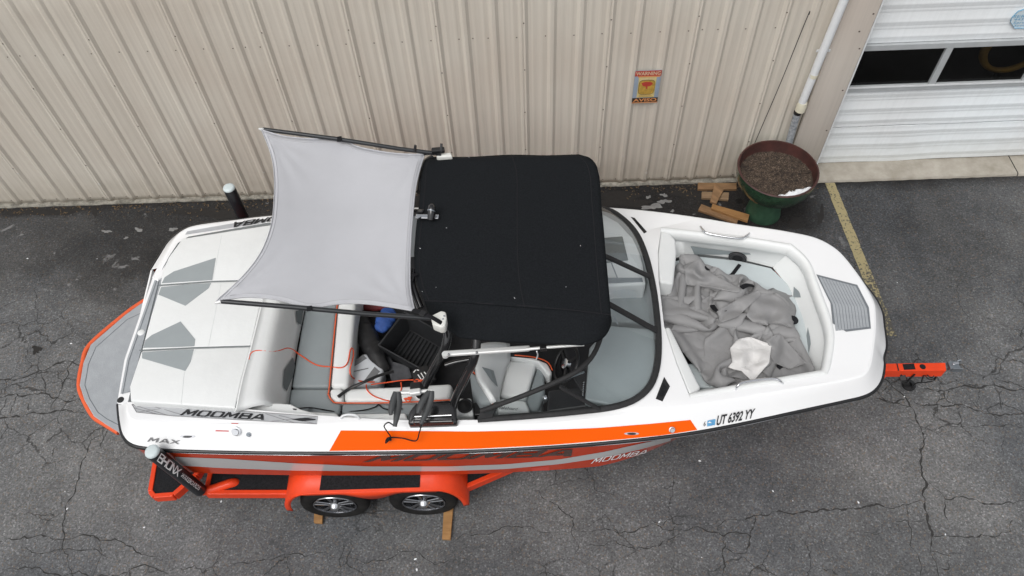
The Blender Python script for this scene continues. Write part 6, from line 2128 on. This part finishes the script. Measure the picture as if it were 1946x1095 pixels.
# black board bag with white lettering, half under the tower leg
bb = tag(ob('board_bag', *prism(PP([(780, 704), (812, 690), (830, 720), (790, 733)], 1.12), 0.06), M['bag'], None, smooth=50, bevel=0.02), 'black bag with white lettering under the tower leg', 'bag')
for a, b_ in (((786, 708), (790, 703)), ((792, 703), (796, 704)), ((794, 712), (801, 722)), ((801, 722), (806, 719)), ((800, 709), (806, 719)), ((806, 707), (811, 713))):
    ob('bag_lettering', *bar(P(a[0], a[1], 1.123), P(b_[0], b_[1], 1.123), .009, .003), M['white'], bb, smooth=0)
# black squeegee handle lying over the bench edge
tag(ob('black_stick', *tube(smoothline([hit(IN, 643, 756, .018), hit(IN, 665, 742, .020), P(690, 727, 1.215), P(720, 714, 1.20), P(748, 706, 1.17)], 5), [.016] * 21, 8, flat=.6), M['black'], None, smooth=50), 'black stick lying across the white seat edge', 'stick')
# black strap tucked along the coaming
tag(ob('long_strap', *tube(smoothline([p for p in rest([(560, 779), (590, 776), (622, 781), (650, 783), (690, 781), (712, 775), (720, 771), (728, 777), (745, 781), (765, 778)], .012)], 4), 0.018, 6, flat=.3), M['web'], None, smooth=40),
    'black webbing strap lying along the near coaming pads', 'strap')
# ---- orange rope
M['rope'] = mat('orange_rope', (0.80, 0.105, 0.030), 0.7, bump=0.4, bscale=300)
rope = thing('tow_rope', P(650, 690, 1.2), 'thin orange rope looped across the rear seats', 'rope')
def ropepath(px, r=0.0062):
    pts = []
    line = resample(smoothline([Vector((x, y, 0)) for x, y in px], 6), 60)
    for p in line:
        h_ = hit(IN, p.x, p.y, r * 1.1)
        if h_ is not None and h_.z < 0.9:
            h_ = P(p.x, p.y, 1.06)
        if h_: pts.append(h_)
    sm = [pts[0]] + [(a + b * 2 + c_) / 4 for a, b, c_ in zip(pts, pts[1:], pts[2:])] + [pts[-1]]
    return ob('rope_run', *tube(sm, r, 6), M['rope'], rope, smooth=60)
ropepath([(472, 684), (478, 670), (492, 667), (515, 669), (532, 666), (546, 661), (562, 669), (582, 683), (603, 695), (630, 698), (650, 700), (660, 692), (664, 672), (667, 659), (671, 668), (668, 688), (664, 702), (665, 714), (675, 722), (695, 726), (712, 726)])
ropepath([(705, 731), (735, 727), (765, 723), (790, 722)])
ropepath([(696, 731), (698, 742), (712, 754), (740, 762), (765, 765)])
ropepath([(762, 727), (763, 740), (760, 745)])
ropepath([(786, 712), (790, 722), (795, 728), (788, 730), (798, 724)])
rk_ = random.Random(9)
for cx, cy in ((775, 760), (795, 727)):
    pts = [P(cx + rk_.uniform(-9, 9), cy + rk_.uniform(-5, 5), 1.215 + rk_.uniform(0, .03)) for k in range(14)]
    ob('rope_knot', *tube(smoothline(pts, 5), 0.0062, 6), M['rope'], rope, smooth=60)

# ---- a few flakes of snow lying about
M['flake'] = mat('snow_flake', (0.80, 0.82, 0.85), 0.8)
parts = []
rf = random.Random(21)
for k in range(46):
    x, y = rf.uniform(0, 1946), rf.uniform(430, 1090)
    c = P(x, y, 0.004)
    rr_ = rf.uniform(.004, .010)
    a = rf.random() * 3
    e = Vector((math.cos(a), math.sin(a), 0))
    parts.append(tube([c - e * rr_ * 1.4, c + Vector((0, 0, .003)), c + e * rr_ * 1.4], [rr_ * .4, rr_, rr_ * .4], 6, flat=.5))
cvw = [(v.co + ORG[cv.name]) for v in cv.data.vertices]
for k in range(9):
    c = rf.choice(cvw) + Vector((rf.uniform(-.03, .03), rf.uniform(-.02, .02), 0.006))
    rr_ = rf.uniform(.0015, .0035)
    a = rf.random() * 3
    e = Vector((math.cos(a), math.sin(a), 0)) * rf.uniform(1, 3)
    parts.append(tube([c - e * rr_, c + Vector((0, 0, .001)), c + e * rr_], [rr_ * .4, rr_ * .8, rr_ * .4], 6, flat=.5))
V, F = join(*parts)
tag(ob('snow_flakes', V, F, M['flake'], None, smooth=60), 'scattered snow flakes on the asphalt and the black canopy', 'snow', None, 'stuff')
